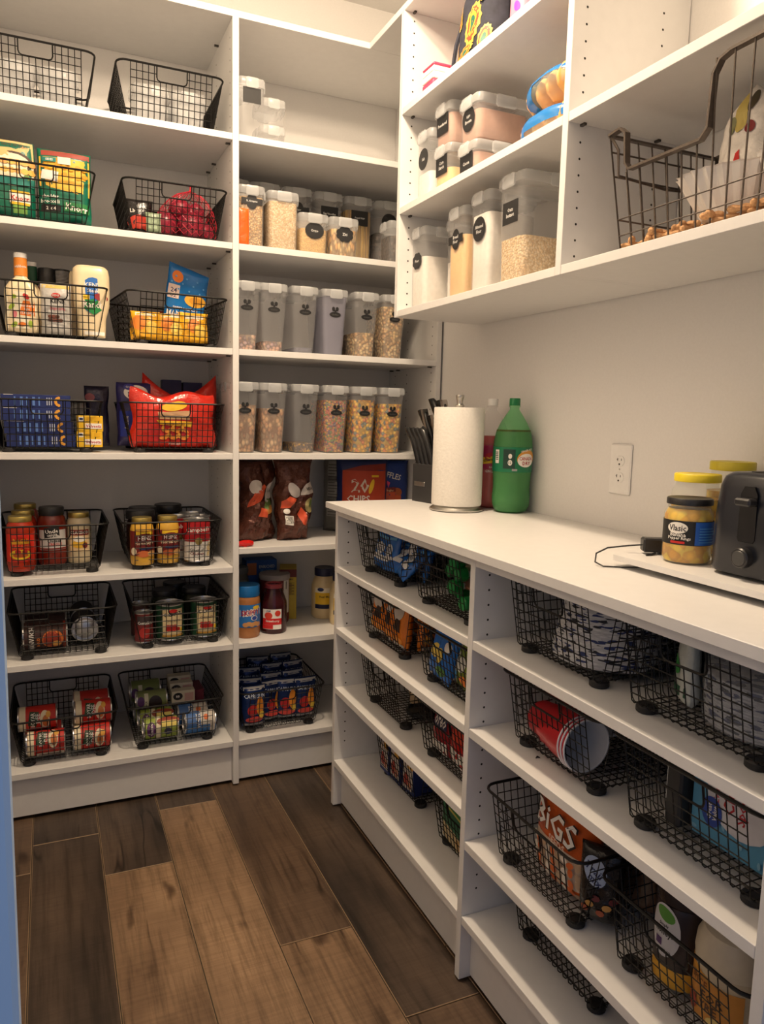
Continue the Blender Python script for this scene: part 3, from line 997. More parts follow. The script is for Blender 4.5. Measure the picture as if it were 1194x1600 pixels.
# raised board with jars and toaster
ZBD = CT + 0.012
bd = thing('serving_board', 'thin white board on low feet under the toaster and pepper jars', 'board', (0.565, -1.532, CT))
bm = MB(); bm.loft([rrect(0.32, 0.49, 0.012, z, 4) for z in (0.012, 0.0215, 0.0225)])
bm.build('board', BOARD, bd, smooth=30)
for sx in (-0.09, 0.13):
    for sy in (-0.21, 0.13):
        MB().lathe([(0.010, 0), (0.011, 0.012)], 12).build('foot', RUBBER, bd, loc=(sx, sy, 0))
ZT = CT + 0.0228
GLASS = clear('jar_glass', (0.97, 0.98, 0.96), (0.75, 0.78, 0.76), 0.14, 0.05)
BRINE = cells('yellow_peppers', [srgb(238, 178, 8), srgb(244, 196, 20), srgb(222, 158, 6), srgb(246, 206, 44)], 55, 0.25, 0.25, 0.003, dark=0.75)
def pickle(label, r, h, loc, fill, lidm, rz, prt=None):
    t = thing('pepper_jar', label, 'jar', loc, rz)
    MB().lathe([(r * 0.9, 0), (r, 0.006), (r, h * 0.74), (r * 0.97, h * 0.79), (r * 0.86, h * 0.85), (r * 0.84, h * 0.93)], 32, cap1=False).build('glass', GLASS, t, smooth=60)
    MB().lathe([(r * 0.88, 0.003), (r * 0.965, 0.009), (r * 0.965, min(fill, h * 0.72))] + ([(r * 0.83, h * 0.84)] if fill > h * 0.8 else []), 32).build('peppers', BRINE, t, smooth=50)
    lr = r * 0.93
    MB().lathe([(lr * 0.97, h * 0.90), (lr, h * 0.905), (lr, h - 0.002), (lr * 0.96, h), (lr * 0.85, h - 0.001)], 32, cap0=False).build('lid', lidm, t, smooth=40)
    if prt:
        MB().lathe([(r * 1.002, h * 0.30), (r * 1.004, h * 0.31), (r * 1.004, h * 0.66), (r * 1.002, h * 0.67)], 32, cap0=False, cap1=False).build('paper_label', BLACK, t)
        p = Print(cyl(r * 1.006)); prt(p, h); p.build('label_print', t)
    return t
def prt_p(p, h):
    p.rect(0.006, h * .31, 0.066, h * .66, C(40, 96, 186), 10, 2)
    p.ell(-0.024, h * .56, 0.018, 0.010, WHITE); p.text('Vlasic', -0.024, h * .56, 0.011, BLACK, 0.030)
    p.text('Banana', -0.022, h * .46, 0.007, WHITE, 0.036); p.text('Pepper Rings', -0.020, h * .40, 0.007, WHITE, 0.040)
    p.rect(-0.034, h * .325, -0.010, h * .36, RED, 4, 1)
    for i in range(6): p.rect(0.012, h * (.35 + i * .042), 0.050 - (i % 3) * 0.006, h * (.362 + i * .042), SKY, 4, 1)
pickle('jar of yellow pepper rings with a black and blue label', 0.0415, 0.114, (0.485, -1.390, ZT), 0.100, BLACKP, -0.66, prt_p)
pickle('middle glass pickle jar with a bright yellow lid and low brine', 0.045, 0.150, (0.572, -1.322, ZT), 0.104, C(226, 204, 40, 0.4), -0.6)
pickle('rear glass pickle jar with a yellow lid beside the toaster', 0.045, 0.172, (0.672, -1.312, ZT), 0.115, C(206, 190, 50, 0.4), -0.6)

# toaster
t = thing('toaster', 'black two-slot toaster cut off by the right edge', 'toaster', (0.585, -1.540, ZT), -PI / 2)
TB = flat('toaster_shell', (0.010, 0.012, 0.018), 0.28)
rs = []
for z, k in ((0.006, 0.97), (0.012, 1.0), (0.10, 0.985), (0.145, 0.95), (0.160, 0.90), (0.167, 0.80)):
    rs.append(rrect(0.165 * k + 0.0, 0.27 * (1 - (1 - k) * 0.6), 0.035, z, 5))
MB().loft(rs).build('shell', TB, t, smooth=50)
for sx in (-0.03, 0.03):
    MB().box(sx - 0.011, sx + 0.011, -0.085, 0.085, 0.1655, 0.1683).build('bread_slot', HOLE, t, smooth=0)
e = MB(); e.loft([[(x, -0.1318 - (0.0 if k else 0.004), z) for x, _, z in [(0.016 * sx, 0, 0.06 + 0.088 * v) for sx, v in ((-1, 0.06), (-0.8, 0), (0.8, 0), (1, 0.06), (0.95, 0.86), (0.55, 1), (-0.55, 1), (-0.95, 0.86))]] for k in (1, 0)])
e.build('lever_channel', flat('toaster_channel', (0.004, 0.004, 0.006), 0.2), t)
MB().box(-0.015, 0.015, -0.152, -0.130, 0.118, 0.130, bev=0.003).build('lever', BLACKP, t, smooth=0)
kn = MB().lathe([(0.0165, 0), (0.016, 0.012), (0.014, 0.014), (0.0, 0.014)], 24, cap1=False).build('dial', BLACKP, t, loc=(0, -0.134, 0.036), rot=(PI / 2, 0, 0))
MB().lathe([(0.012, 0.0141), (0.011, 0.0150), (0.0, 0.015)], 20, cap1=False).build('dial_cap', flat('dial_grey', (0.05, 0.05, 0.05), 0.4), kn)
for sx in (-0.06, 0.06):
    for sy in (-0.1, 0.1):
        MB().lathe([(0.009, 0), (0.009, 0.008)], 10).build('foot', RUBBER, t, loc=(sx, sy, 0))

# power adapter with its cord
t = thing('power_adapter', 'black power adapter with a thin cord lying by the pepper jar', 'adapter', (0.490, -1.315, ZT), -0.5)
MB().box(-0.028, 0.028, -0.013, 0.013, 0.004, 0.030, bev=0.003).build('housing', BLACKP, t, smooth=0)
MB().box(0.002, 0.040, -0.010, 0.010, 0.0, 0.020, bev=0.002).build('plug_base', BLACKP, t, smooth=0)
MB().tube([(-0.028, 0, 0.016), (-0.050, 0.004, 0.013), (-0.090, 0.0, 0.008), (-0.112, -0.008, -0.002), (-0.116, -0.022, -0.016), (-0.104, -0.036, -0.0208), (-0.07, -0.040, -0.0208), (-0.03, -0.030, -0.0208)], 0.0016, 6).build('cord', BLACKP, t)
MB().tube([(-0.006, -0.014, 0.004), (-0.014, -0.022, 0.002), (-0.026, -0.026, 0.0018)], 0.0022, 6).build('strap', BLACKP, t)
# ================================================================== clear keepers
CHEERIO = cells('oat_rings', [srgb(214, 178, 120), srgb(196, 154, 98), srgb(228, 198, 146), srgb(196, 150, 94)], 95, dark=0.4)
FRUITY = cells('fruity_pebbles', [srgb(196, 84, 52), srgb(216, 160, 62), srgb(120, 140, 70), srgb(110, 84, 110), srgb(208, 120, 74), srgb(190, 124, 92)], 150, dark=0.6)
LOOPSY = cells('yellow_rings', [srgb(244, 184, 44), srgb(246, 200, 76), srgb(120, 130, 120), srgb(246, 168, 48), srgb(246, 190, 60), srgb(222, 130, 60)], 88, dark=0.5)
FLAKES = cells('bran_flakes', [srgb(206, 160, 112), srgb(190, 138, 92), srgb(222, 182, 136), srgb(186, 132, 90)], 85, stretch=(1, 1, 0.7), dark=0.42)
BALLS = cells('pastel_balls', [srgb(224, 180, 150), srgb(206, 160, 140), srgb(180, 150, 150), srgb(232, 200, 170)], 85, dark=0.35)
KRISP = cells('crisped_rice', [srgb(216, 174, 108), srgb(200, 152, 86), srgb(228, 192, 134)], 170, dark=0.55)
OATS = cells('rolled_oats', [srgb(226, 194, 146), srgb(214, 178, 126), srgb(236, 210, 168)], 200, bump=0.5, dark=0.75)
ORZO = cells('small_pasta', [srgb(226, 184, 104), srgb(214, 168, 88)], 260, bump=0.4, dark=0.75)
ZITI = cells('tube_pasta', [srgb(220, 176, 104), srgb(200, 150, 80), srgb(232, 196, 130)], 70, stretch=(1.4, 1, 0.6), dark=0.4)
SPAG = cells('spaghetti_strands', [srgb(204, 160, 60), srgb(188, 140, 46), srgb(216, 176, 80)], 190, stretch=(1, 1, 0.02), dark=0.5)
FLOUR = flat('flour', (0.80, 0.76, 0.70), 0.95, bscale=90, vary=0.05)
BSUGAR = flat('brown_sugar', srgb(206, 166, 118), 0.9, bump=0.3, bscale=120, vary=0.06)
PSUGAR = flat('pink_powder', srgb(190, 148, 128), 0.9, bscale=90, vary=0.05)
CORNM = flat('corn_meal', srgb(232, 190, 130), 0.9, bscale=120, vary=0.05)
DARKF = cells('dark_pasta', [srgb(72, 58, 52), srgb(96, 80, 70), srgb(50, 40, 38)], 80, dark=0.5)
GREYC = flat('frosted_dust', srgb(96, 96, 112), 0.8, bscale=60, vary=0.15)
COCOA = cells('cocoa_crisps', [srgb(110, 84, 66), srgb(160, 120, 84), srgb(206, 160, 60), srgb(90, 70, 60)], 130, dark=0.4)
FOG = clear('fogged_container', (0.82, 0.82, 0.88), (0.42, 0.42, 0.50), 0.45, 0.3)

g = 'cereal keepers on the fourth corner shelf'
row = [(0.044, 0.050, BALLS, 'pastel cereal balls at the bottom, first from the upright', None),
       (0.132, 0.034, BALLS, 'a thin layer of pink cereal, second from the upright', None),
       (0.237, 0.020, GREYC, 'almost nothing left inside, third from the upright', None),
       (0.341, 0.150, GREYC, 'a grey fogged inside, fourth from the upright', FOG),
       (0.455, 0.082, CHEERIO, 'oat rings a third full, fifth from the upright', None),
       (0.560, 0.175, CHEERIO, 'oat rings filled nearly to the lid, under the wall unit', None)]
for x, f, fm, lb, bd in row:
    container('cereal_keeper', 'tall clear cereal keeper with ' + lb, 0.094, 0.20, 0.215, (x, 0.128, ZS['s4']), 0, f, fm, 0.76, group=g, fork=True, body=bd, labv=0.62)
g = 'cereal keepers on the middle corner shelf'
row = [(0.038, 0.155, FLAKES, 'large bran flakes, half hidden by the upright', None),
       (0.133, 0.145, FLAKES, 'bran flakes two thirds full', None),
       (0.243, 0.032, COCOA, 'only a few crumbs left at the bottom', None),
       (0.351, 0.178, FRUITY, 'small red and orange cereal', None),
       (0.455, 0.182, LOOPSY, 'yellow and grey rings, left of the last keeper', None),
       (0.560, 0.172, LOOPSY, 'yellow rings beside the knife handles', None)]
for x, f, fm, lb, bd in row:
    container('cereal_keeper', 'eye-level clear cereal keeper with ' + lb, 0.096, 0.20, 0.228, (x, 0.128, ZS['s5']), 0, f, fm, 0.78, group=g, fork=True, body=bd, labv=0.60)

g = 'dry goods keepers on the third corner shelf'
z = ZS['s3']
container('dry_goods_keeper', 'clear keeper full of crisped rice beside the upright', 0.088, 0.10, 0.186, (0.058, 0.080, z), 0, 0.152, KRISP, 0.96, 'plaque', 'R. Krispies', group=g, labv=0.74)
container('dry_goods_keeper', 'clear keeper full of rolled oats without a label', 0.105, 0.11, 0.182, (0.162, 0.085, z), 0, 0.150, OATS, 0.96, group=g)
container('dry_goods_keeper', 'short clear keeper of tiny pasta with an oval chalk label', 0.104, 0.10, 0.128, (0.264, 0.080, z), 0, 0.080, ORZO, 0.95, 'oval', 'Orzo', group=g, labv=0.58)
container('dry_goods_keeper', 'short clear keeper of tube pasta with a scalloped chalk label', 0.104, 0.10, 0.128, (0.369, 0.080, z), 0, 0.090, ZITI, 0.95, 'scallop', 'Ziti', group=g, labv=0.58)
g = 'tall keepers in the back row of the third corner shelf'
for x, f, fm, lab, tx, lb in [(0.052, 0.10, DARKF, 'square', '', 'tall clear keeper half hidden by the upright in the back row'),
        (0.160, 0.12, DARKF, 'square', '', 'tall clear keeper behind the oats with a square chalk label'),
        (0.275, 0.165, BSUGAR, 'plaque', 'Sugar', 'tall clear keeper of tan sugar in the back row'),
        (0.390, 0.130, ZITI, 'square', 'Egg Noodles', 'tall clear keeper of egg noodles in the back row'),
        (0.505, 0.215, SPAG, 'square', 'Angel Hair', 'tall clear keeper of spaghetti standing upright'),
        (0.622, 0.150, DARKF, 'round', '', 'tall dark keeper at the back beside the wall unit')]:
    container('dry_goods_keeper', lb, 0.108, 0.12, 0.262, (x, 0.300, z), 0, f, fm, 0.95, lab, tx, group=g, labv=0.72)
container('dry_goods_keeper', 'short dark keeper at the end of the pasta row under the wall unit', 0.085, 0.10, 0.150, (0.585, 0.110, z), 0, 0.100, DARKF, 0.95, group='dry goods keepers on the third corner shelf')
t, s = bag('snack_packet', 'narrow orange packet squeezed beside the upright', 0.034, 0.110, 0.012, (0.028, 0.020, z), foil('orange_film', srgb(240, 96, 20), 0.35), crumple=0.002)
z = ZS['s2']
container('dry_goods_keeper', 'empty tall clear keeper with a black bracket label on the top corner shelf', 0.088, 0.10, 0.186, (0.060, 0.090, z), 0, 0, None, 0.95, 'square', '', labv=0.72)
container('dry_goods_keeper', 'empty clear keeper standing behind the bracket-labelled one', 0.088, 0.10, 0.215, (0.060, 0.215, z), 0, 0, None, 0.95)
for k, (lb) in enumerate(('lower of two flat empty clear keepers on the top corner shelf', 'upper of two flat empty clear keepers on the top corner shelf')):
    container('flat_keeper', lb, 0.085, 0.13, 0.080, (0.145, 0.165, z + 0.081 * k), 0, 0, None, 0.95)

# wall unit keepers face into the room
R_ = -PI / 2
def wk(label, y, w, h, x, z, f, fm, lab, tx, d=0.13, g=None, lv=0.62, tp=0.94):
    return container('dry_goods_keeper', label, w, d, h, (x + d / 2, y, z), R_, f, fm, tp, lab, tx, group=g, labv=lv)
g = 'baking keepers on the lowest shelf of the wall unit'
wk('clear keeper of flour nearest the corner on the lowest wall shelf', -0.303, 0.098, 0.235, 0.468, U3, 0.150, FLOUR, 'scallop', 'Flour', g=g, lv=0.60)
wk('clear keeper of white flour set back between two keepers', -0.420, 0.085, 0.240, 0.520, U3, 0.125, FLOUR, None, '', g=g)
wk('clear keeper of pale tan flour with a plaque label', -0.536, 0.100, 0.238, 0.466, U3, 0.165, CORNM, 'plaque', 'Bread/Flour', d=0.15, g=g, lv=0.66)
wk('clear keeper filled with white flour and a round label', -0.656, 0.100, 0.248, 0.466, U3, 0.195, FLOUR, 'round', 'Almond/Flour', d=0.15, g=g, lv=0.64)
wk('large clear keeper of oats beside the wall unit divider', -0.800, 0.118, 0.252, 0.462, U3, 0.108, OATS, 'square', 'Oats/Instant', d=0.21, g=g, lv=0.66)
g = 'sugar keepers on the middle shelf of the wall unit'
wk('clear keeper with a round label nearest the corner on the middle wall shelf', -0.325, 0.098, 0.200, 0.468, U2, 0.085, FLOUR, 'round', 'Salt', g=g, lv=0.62)
wk('lower clear keeper of orange powder in a stack of two', -0.440, 0.104, 0.125, 0.466, U2, 0.062, CORNM, 'square', 'Corn/Starch', d=0.16, g=g, lv=0.60)
wk('upper clear keeper of pinkish sugar in the far stack', -0.438, 0.104, 0.108, 0.466, U2 + 0.1255, 0.078, PSUGAR, 'square', 'Powdered', d=0.16, g=g, lv=0.52)
wk('lower clear keeper under the brown sugar', -0.580, 0.104, 0.090, 0.464, U2, 0.060, PSUGAR, 'square', 'Cocoa', d=0.16, g=g, lv=0.45)
wk('upper clear keeper of light brown sugar with a round label', -0.584, 0.108, 0.110, 0.464, U2 + 0.0905, 0.072, PSUGAR, 'round', 'Light/Brown', d=0.165, g=g, lv=0.52)

# bread bags on the middle wall shelf
BUN = flat('bread_crust', srgb(226, 168, 96), 0.7, bump=0.1, bscale=40, vary=0.12)
FILM = clear('bread_film', (1, 1, 1), (0.9, 0.9, 0.9), 0.12, 0.08)
BFILM = clear('blue_film', (0.25, 0.62, 0.95), srgb(40, 130, 210), 0.72, 0.2)
for k, (lb, dy) in enumerate((('lower bread bag with a broad blue band beside the divider', 0.0), ('upper bread bag with a blue corner and clear film', -0.012))):
    t = thing('bread_bag', lb, 'bread', (0.56, -0.888 + dy, U2 + 0.076 * k), R_ - 0.12 * k, 'bread bags on the wall unit')
    for i in range(4):
        m = MB()
        rr = [(0.0, 0.002), (0.6, 0.004), (0.92, 0.020), (1.0, 0.036), (0.94, 0.052), (0.7, 0.066), (0.0, 0.071)]
        m.loft([[(-0.067 + 0.045 * i + 0.0225 * q * math.cos(a) * 0.98, 0.085 * (q ** 0.5) * math.copysign(abs(math.sin(a)) ** 0.7, math.sin(a)), zz) for a in [2 * PI * j / 14 for j in range(14)]] for q, zz in [(max(q, 0.02), zz) for q, zz in rr]])
        m.build('bun', BUN, t)
    s = bag_surf(0.196, 0.076, 0.19, 0.004, 3.1 + k, 0.25, gus=0.5)
    def wrap(u, a, o=0.0):
        x = u; q = 1 - 0.35 * (abs(u) / 0.10) ** 3
        rr_ = 0.040 * q + 0.0025 * noise.noise(Vector((u * 40, a * 2, k * 7.0)))
        return (x, (0.094 * q + o) * math.copysign(abs(math.cos(a)) ** 0.6, math.cos(a)), 0.038 + (rr_ - 0.0015 + o) * math.copysign(abs(math.sin(a)) ** 0.75, math.sin(a)))
    us = [-0.098 + 0.196 * i / 16 for i in range(17)]; aa = [2 * PI * i / 20 for i in range(21)]
    MB().grid(wrap, us, aa).build('wrapper', FILM, t)
    MB().grid(lambda u, a: wrap(u, a, 0.0008), us, [PI * 0.78 + PI * (0.24 if k == 0 else 0.14) * i / 6 for i in range(7)]).build('printed_band', BFILM, t)
    MB().grid(lambda u, a: wrap(u, a, 0.0012), [-0.098 + (0.05 + 0.02 * k) * i / 5 for i in range(6)], [PI * 0.5 + PI * 0.9 * i / 10 for i in range(11)]).build('printed_corner', BFILM, t)

# top shelf of the wall unit
t = thing('pink_box', 'pink and white box at the far end of the top wall shelf', 'box', (0.536, -0.398, U1), R_)
PKM = C(226, 70, 104)
MB().box(-0.034, 0.034, -0.095, 0.095, 0, 0.022, bev=0.004).build('base', PKM, t)
MB().box(-0.034, 0.034, -0.095, 0.095, 0.0222, 0.040, bev=0.002).build('tray', WHITEP, t)
MB().box(-0.034, 0.034, -0.095, 0.095, 0.0402, 0.055, bev=0.002).build('tray', WHITEP, t)
MB().box(-0.034, 0.034, -0.095, 0.095, 0.0552, 0.064, bev=0.003).build('lid', PKM, t)
DENIM = flat('dark_print_cloth', srgb(40, 42, 54), 0.85, bump=0.3, bscale=50, vary=0.25)
t, s = bag('cloth_lunch_bag', 'dark cloth bag with yellow paisley medallions on the top wall shelf', 0.185, 0.235, 0.13, (0.545, -0.542, U1), DENIM, R_, crumple=0.008, seed=4.2, gus=0.16, top=0.3, body='cloth')
p = Print(s, 0.0006)
for cu, cv, ru, rv, ro in ((-0.055, 0.050, 0.016, 0.038, 0.1), (0.020, 0.110, 0.030, 0.050, 0.0), (-0.050, 0.150, 0.014, 0.036, 0.3), (0.0, 0.045, 0.034, 0.012, 0.35), (0.065, 0.060, 0.014, 0.032, -0.2), (0.05, 0.185, 0.02, 0.03, 0)):
    p.ell(cu, cv, ru, rv, C(200, 170, 70), 28, 3, ro, 0.12, 14); p.ell(cu, cv, ru * 0.78, rv * 0.82, C(150, 62, 40), 24, 3, ro, 0.1, 12)
    p.ell(cu, cv, ru * 0.55, rv * 0.62, C(206, 150, 50), 20, 3, ro); p.ell(cu, cv, ru * 0.34, rv * 0.42, C(30, 96, 76), 16, 3, ro)
p.build('print', t)
MB().tube([(-0.085, -0.045, 0.0), (-0.093, -0.055, 0.04), (-0.086, -0.05, 0.10), (-0.09, -0.03, 0.16)], 0.006, 6).build('strap', DENIM, t)
t, s = bag('gift_bag', 'pink and purple patterned bag behind the cloth bag', 0.075, 0.20, 0.05, (0.550, -0.688, U1), C(196, 128, 150), R_, crumple=0.004, seed=1.2, body='paper')
p = Print(s)
for i, (a, b) in enumerate(((-0.01, 0.06), (0.012, 0.10), (-0.012, 0.14), (0.01, 0.175), (0.018, 0.045))): p.ell(a, b, 0.010, 0.014, C(120, 60, 170), 12, 2, i * 0.7)
p.build('print', t)
t, s = bag('snack_bag', 'black and white speckled bag at the right of the top wall shelf', 0.08, 0.19, 0.05, (0.560, -0.775, U1), cells('speckle', [srgb(30, 28, 28), srgb(210, 200, 190), srgb(60, 50, 46)], 120, bump=0.1), R_, seed=8.0)

# bronze basket on the wall unit
t = thing('bronze_basket', 'bronze wire basket with looped flat handles on the wall unit', 'basket', (0.575, -1.385, U3), R_)
Wb, Db, Hb, wb, db = 0.42, 0.27, 0.215, 0.36, 0.24
def fr2(z): k = z / Hb; return (wb + (Wb - wb) * k) / 2, (db + (Db - db) * k) / 2
dip, rise = 0.075, 0.0
for sgn in (-1, 1):
    y = sgn * Db / 2
    pts = []
    for x, zz in [(-Wb / 2, Hb), (-Wb / 2 + 0.03, Hb + 0.004), (-Wb / 2 + 0.045, Hb - 0.008), (-Wb / 2 + 0.050, Hb - dip + 0.012), (-Wb / 2 + 0.060, Hb - dip), (0.014, Hb - dip), (0.028, Hb - dip + 0.014), (0.032, Hb + 0.018), (0.044, Hb + 0.036), (0.064, Hb + 0.042), (Wb / 2, Hb + 0.042)]:
        pts.append((x, y, zz))
    m = MB()
    rings = []
    for i, pp in enumerate(pts):
        a = Vector(pts[max(0, i - 1)]); b = Vector(pts[min(len(pts) - 1, i + 1)]); dd = (b - a).normalized(); nn = Vector((-dd.z, 0, dd.x))
        P0 = Vector(pp)
        rings.append([tuple(P0 + nn * 0.0022 + Vector((0, -0.0062, 0))), tuple(P0 + nn * 0.0022 + Vector((0, 0.0062, 0))), tuple(P0 - nn * 0.0022 + Vector((0, 0.0062, 0))), tuple(P0 - nn * 0.0022 + Vector((0, -0.0062, 0)))])
    m.loft(rings)
    m.build('handle_rim', BRONZE, t, smooth=0)
    m = MB()
    for i in range(13):
        x = -wb / 2 + wb * i / 12
        top = Hb if x < -0.15 else (Hb - dip if x < 0.022 else Hb + 0.04)
        k = Wb / wb
        m.tube([(x, sgn * db / 2, 0.004), (x * (1 + (k - 1) * top / Hb), sgn * fr2(top)[1], top)], 0.0017, 5)
    for z in (0.03, 0.06):
        m.tube([(-fr2(z)[0], sgn * fr2(z)[1], z), (fr2(z)[0], sgn * fr2(z)[1], z)], 0.0014, 5)
    m.build('long_side_wires', BRONZE, t)
for sgn in (-1, 1):
    m = MB()
    for i in range(9):
        y = -db / 2 + db * i / 8
        m.tube([(sgn * wb / 2, y, 0.004), (sgn * Wb / 2, y * Db / db, Hb + (0.042 if sgn > 0 else 0))], 0.0017, 5)
    for z in (0.06, 0.14, 0.185):
        m.tube([(sgn * fr2(z)[0], -fr2(z)[1], z), (sgn * fr2(z)[0], fr2(z)[1], z)], 0.0018, 5)
    m.build('end_wires', BRONZE, t)
    MB().box(sgn * Wb / 2 - 0.005, sgn * Wb / 2 + 0.005, -Db / 2, Db / 2, Hb + (0.040 if sgn > 0 else -0.002), Hb + (0.044 if sgn > 0 else 0.002)).build('end_rim', BRONZE, t, smooth=0)
    MB().tube([(sgn * (Wb / 2 - 0.004), -Db / 2, Hb - 0.004), (sgn * (Wb / 2 - 0.020), -Db / 2 + 0.004, Hb - 0.03), (sgn * (Wb / 2 - 0.018), -Db / 2 + 0.01, Hb - 0.075), (sgn * (Wb / 2 - 0.01), 0, Hb - 0.08), (sgn * (Wb / 2 - 0.018), Db / 2 - 0.01, Hb - 0.075), (sgn * (Wb / 2 - 0.004), Db / 2, Hb - 0.004)], 0.0028, 6).build('bail_handle', BRONZE, t)
m = MB()
for i in range(17): m.tube([(-wb / 2 + wb * i / 16, -db / 2, 0.003), (-wb / 2 + wb * i / 16, db / 2, 0.003)], 0.0014, 5)
for i in range(5): m.tube([(-wb / 2, -db / 2 + db * i / 4, 0.003), (wb / 2, -db / 2 + db * i / 4, 0.003)], 0.0017, 5)
m.build('base_wires', BRONZE, t)
ONION = flat('onion_skin', srgb(196, 142, 86), 0.45, bump=0.2, bscale=30, vary=0.2)
def onion(label, x, y, z, r, mat, group, sq=0.92):
    o = MB().lathe([(r * 0.12, 0), (r * 0.55, r * 0.10), (r * 0.92, r * 0.5), (r, r * 0.95 * sq), (r * 0.86, r * 1.45 * sq), (r * 0.5, r * 1.78 * sq), (r * 0.16, r * 1.95 * sq), (r * 0.10, r * 2.25 * sq)], 18).build('onion', mat, None, loc=(x, y, z))
    return tag(o, label, 'onion', group)
# peanuts in the shell along the bottom of the bronze basket
PNUT = flat('peanut_shell', srgb(196, 150, 104), 0.85, bump=0.6, bscale=220, vary=0.15)
pm = MB()
rnd = random.Random(5)
for i in range(190):
    cx = rnd.uniform(-0.175, 0.175); cy = rnd.uniform(-0.115, 0.11); cz = 0.0125 + 0.010 * (i % 2); a = rnd.uniform(0, PI)
    dx, dy = math.cos(a), math.sin(a)
    pts = [(cx + dx * q, cy + dy * q, cz) for q in (-0.019, -0.016, -0.009, 0.0, 0.009, 0.016, 0.019)]
    pm.tube(pts, [0.002, 0.0055, 0.007, 0.005, 0.007, 0.0055, 0.002], 7)
tag(pm.build('peanuts_in_shell', PNUT, None, loc=(0.575, -1.385, U3), rot=(0, 0, R_)), 'loose tan peanuts in the shell lining the bronze basket', 'peanuts', kind='stuff')
FLUTE = flat('fluted_paper', (0.90, 0.88, 0.84), 0.7, vary=0.02)
def fluted(label, x, y, z, r, h, tilt):
    m = MB()
    n = 48
    m.loft([[(q * (1 + (0.085 if j % 2 else 0.0) * e) * math.cos(2 * PI * j / n), q * (1 + (0.085 if j % 2 else 0.0) * e) * math.sin(2 * PI * j / n), zz) for j in range(n)] for q, zz, e in ((r * 0.55, 0.0, 0), (r * 0.62, 0.004, 0.4), (r * 0.97, h, 1), (r, h + 0.002, 1), (r * 0.95, h, 1), (r * 0.60, 0.006, 0.4), (r * 0.5, 0.004, 0))], 0)
    o = m.build('coffee_filter_stack', FLUTE, None, loc=(x, y, z), rot=tilt, smooth=0)
    return tag(o, label, 'coffee filters', 'paper filters in the bronze basket')
fluted('front fluted white paper filter stack in the bronze basket', 0.556, -1.385, U3 + 0.032, 0.098, 0.075, (0.0, -0.10, 0.3))
fluted('second fluted white paper filter stack nearer the right edge', 0.552, -1.525, U3 + 0.034, 0.085, 0.068, (0.10, -0.05, 0.1))
t, s = bag('produce_bag', 'white plastic produce bag with a gathered neck standing in the bronze basket', 0.110, 0.190, 0.09, (0.585, -1.372, U3 + 0.072), foil('white_plastic_bag', srgb(226, 220, 212), 0.3, bs=30), R_, crumple=0.012, seed=2.3, pinch=0.0, top=0.9, topcut=lambda q: 0.05 * (1 - abs(q)) - 0.05)
p = Print(s, 0.0012)
p.poly([(-0.010, 0.035), (0.018, 0.035), (0.012, 0.075), (0.004, 0.070)], RED); p.ell(0.0, 0.14, 0.012, 0.034, C(190, 170, 90)); p.ell(0.014, 0.165, 0.007, 0.022, C(70, 60, 40)); p.ell(-0.016, 0.125, 0.008, 0.016, C(120, 120, 80)); p.ell(0.022, 0.115, 0.012, 0.012, C(120, 26, 30))
p.build('print', t)
t = thing('thermos', 'dark navy flask at the back of the bronze basket', 'flask', (0.655, -1.305, U3 + 0.045))
MB().lathe([(0.040, 0), (0.042, 0.004), (0.042, 0.12), (0.036, 0.145)], 24).build('body', flat('navy_enamel', srgb(30, 34, 46), 0.3), t)
MB().lathe([(0.037, 0.1455), (0.037, 0.165), (0.030, 0.178), (0.0, 0.180)], 24, cap1=False).build('cap', BLACKP, t)
t = thing('tool_tray', 'grey tray at the back right of the bronze basket', 'tray', (0.655, -1.50, U3 + 0.045), R_)
MB().loft([rrect(0.15, 0.08, 0.01, 0, 3), rrect(0.16, 0.085, 0.01, 0.10, 3), rrect(0.15, 0.075, 0.01, 0.10, 3), rrect(0.14, 0.07, 0.01, 0.01, 3)]).build('tray', C(90, 88, 88), t)
MB().box(-0.05, -0.02, -0.03, 0.03, 0.011, 0.12, bev=0.002).build('orange_tab', C(206, 110, 60), t)
# ================================================================== left bay, top to bottom
BB = 0.0155   # things in a wire basket stand on its base wires
FROST = clear('frosted_tub', (0.93, 0.94, 0.95), (0.72, 0.73, 0.74), 0.34, 0.3)
z = ZS['s2'] + BB
for x, y, lb in ((-0.235, 0.13, 'left empty frosted tub in the right basket on the top left shelf'), (-0.125, 0.13, 'right empty frosted tub in the right basket on the top left shelf'), (-0.180, 0.27, 'rear empty frosted tub in the right basket on the top left shelf'),
                 (-0.600, 0.14, 'left empty frosted tub in the cut-off top left basket'), (-0.490, 0.14, 'right empty frosted tub in the cut-off top left basket')):
    container('storage_tub', lb, 0.106, 0.115, 0.105, (x, y, z), 0, 0, None, 0.88, body=FROST, group='frosted tubs in the top baskets')

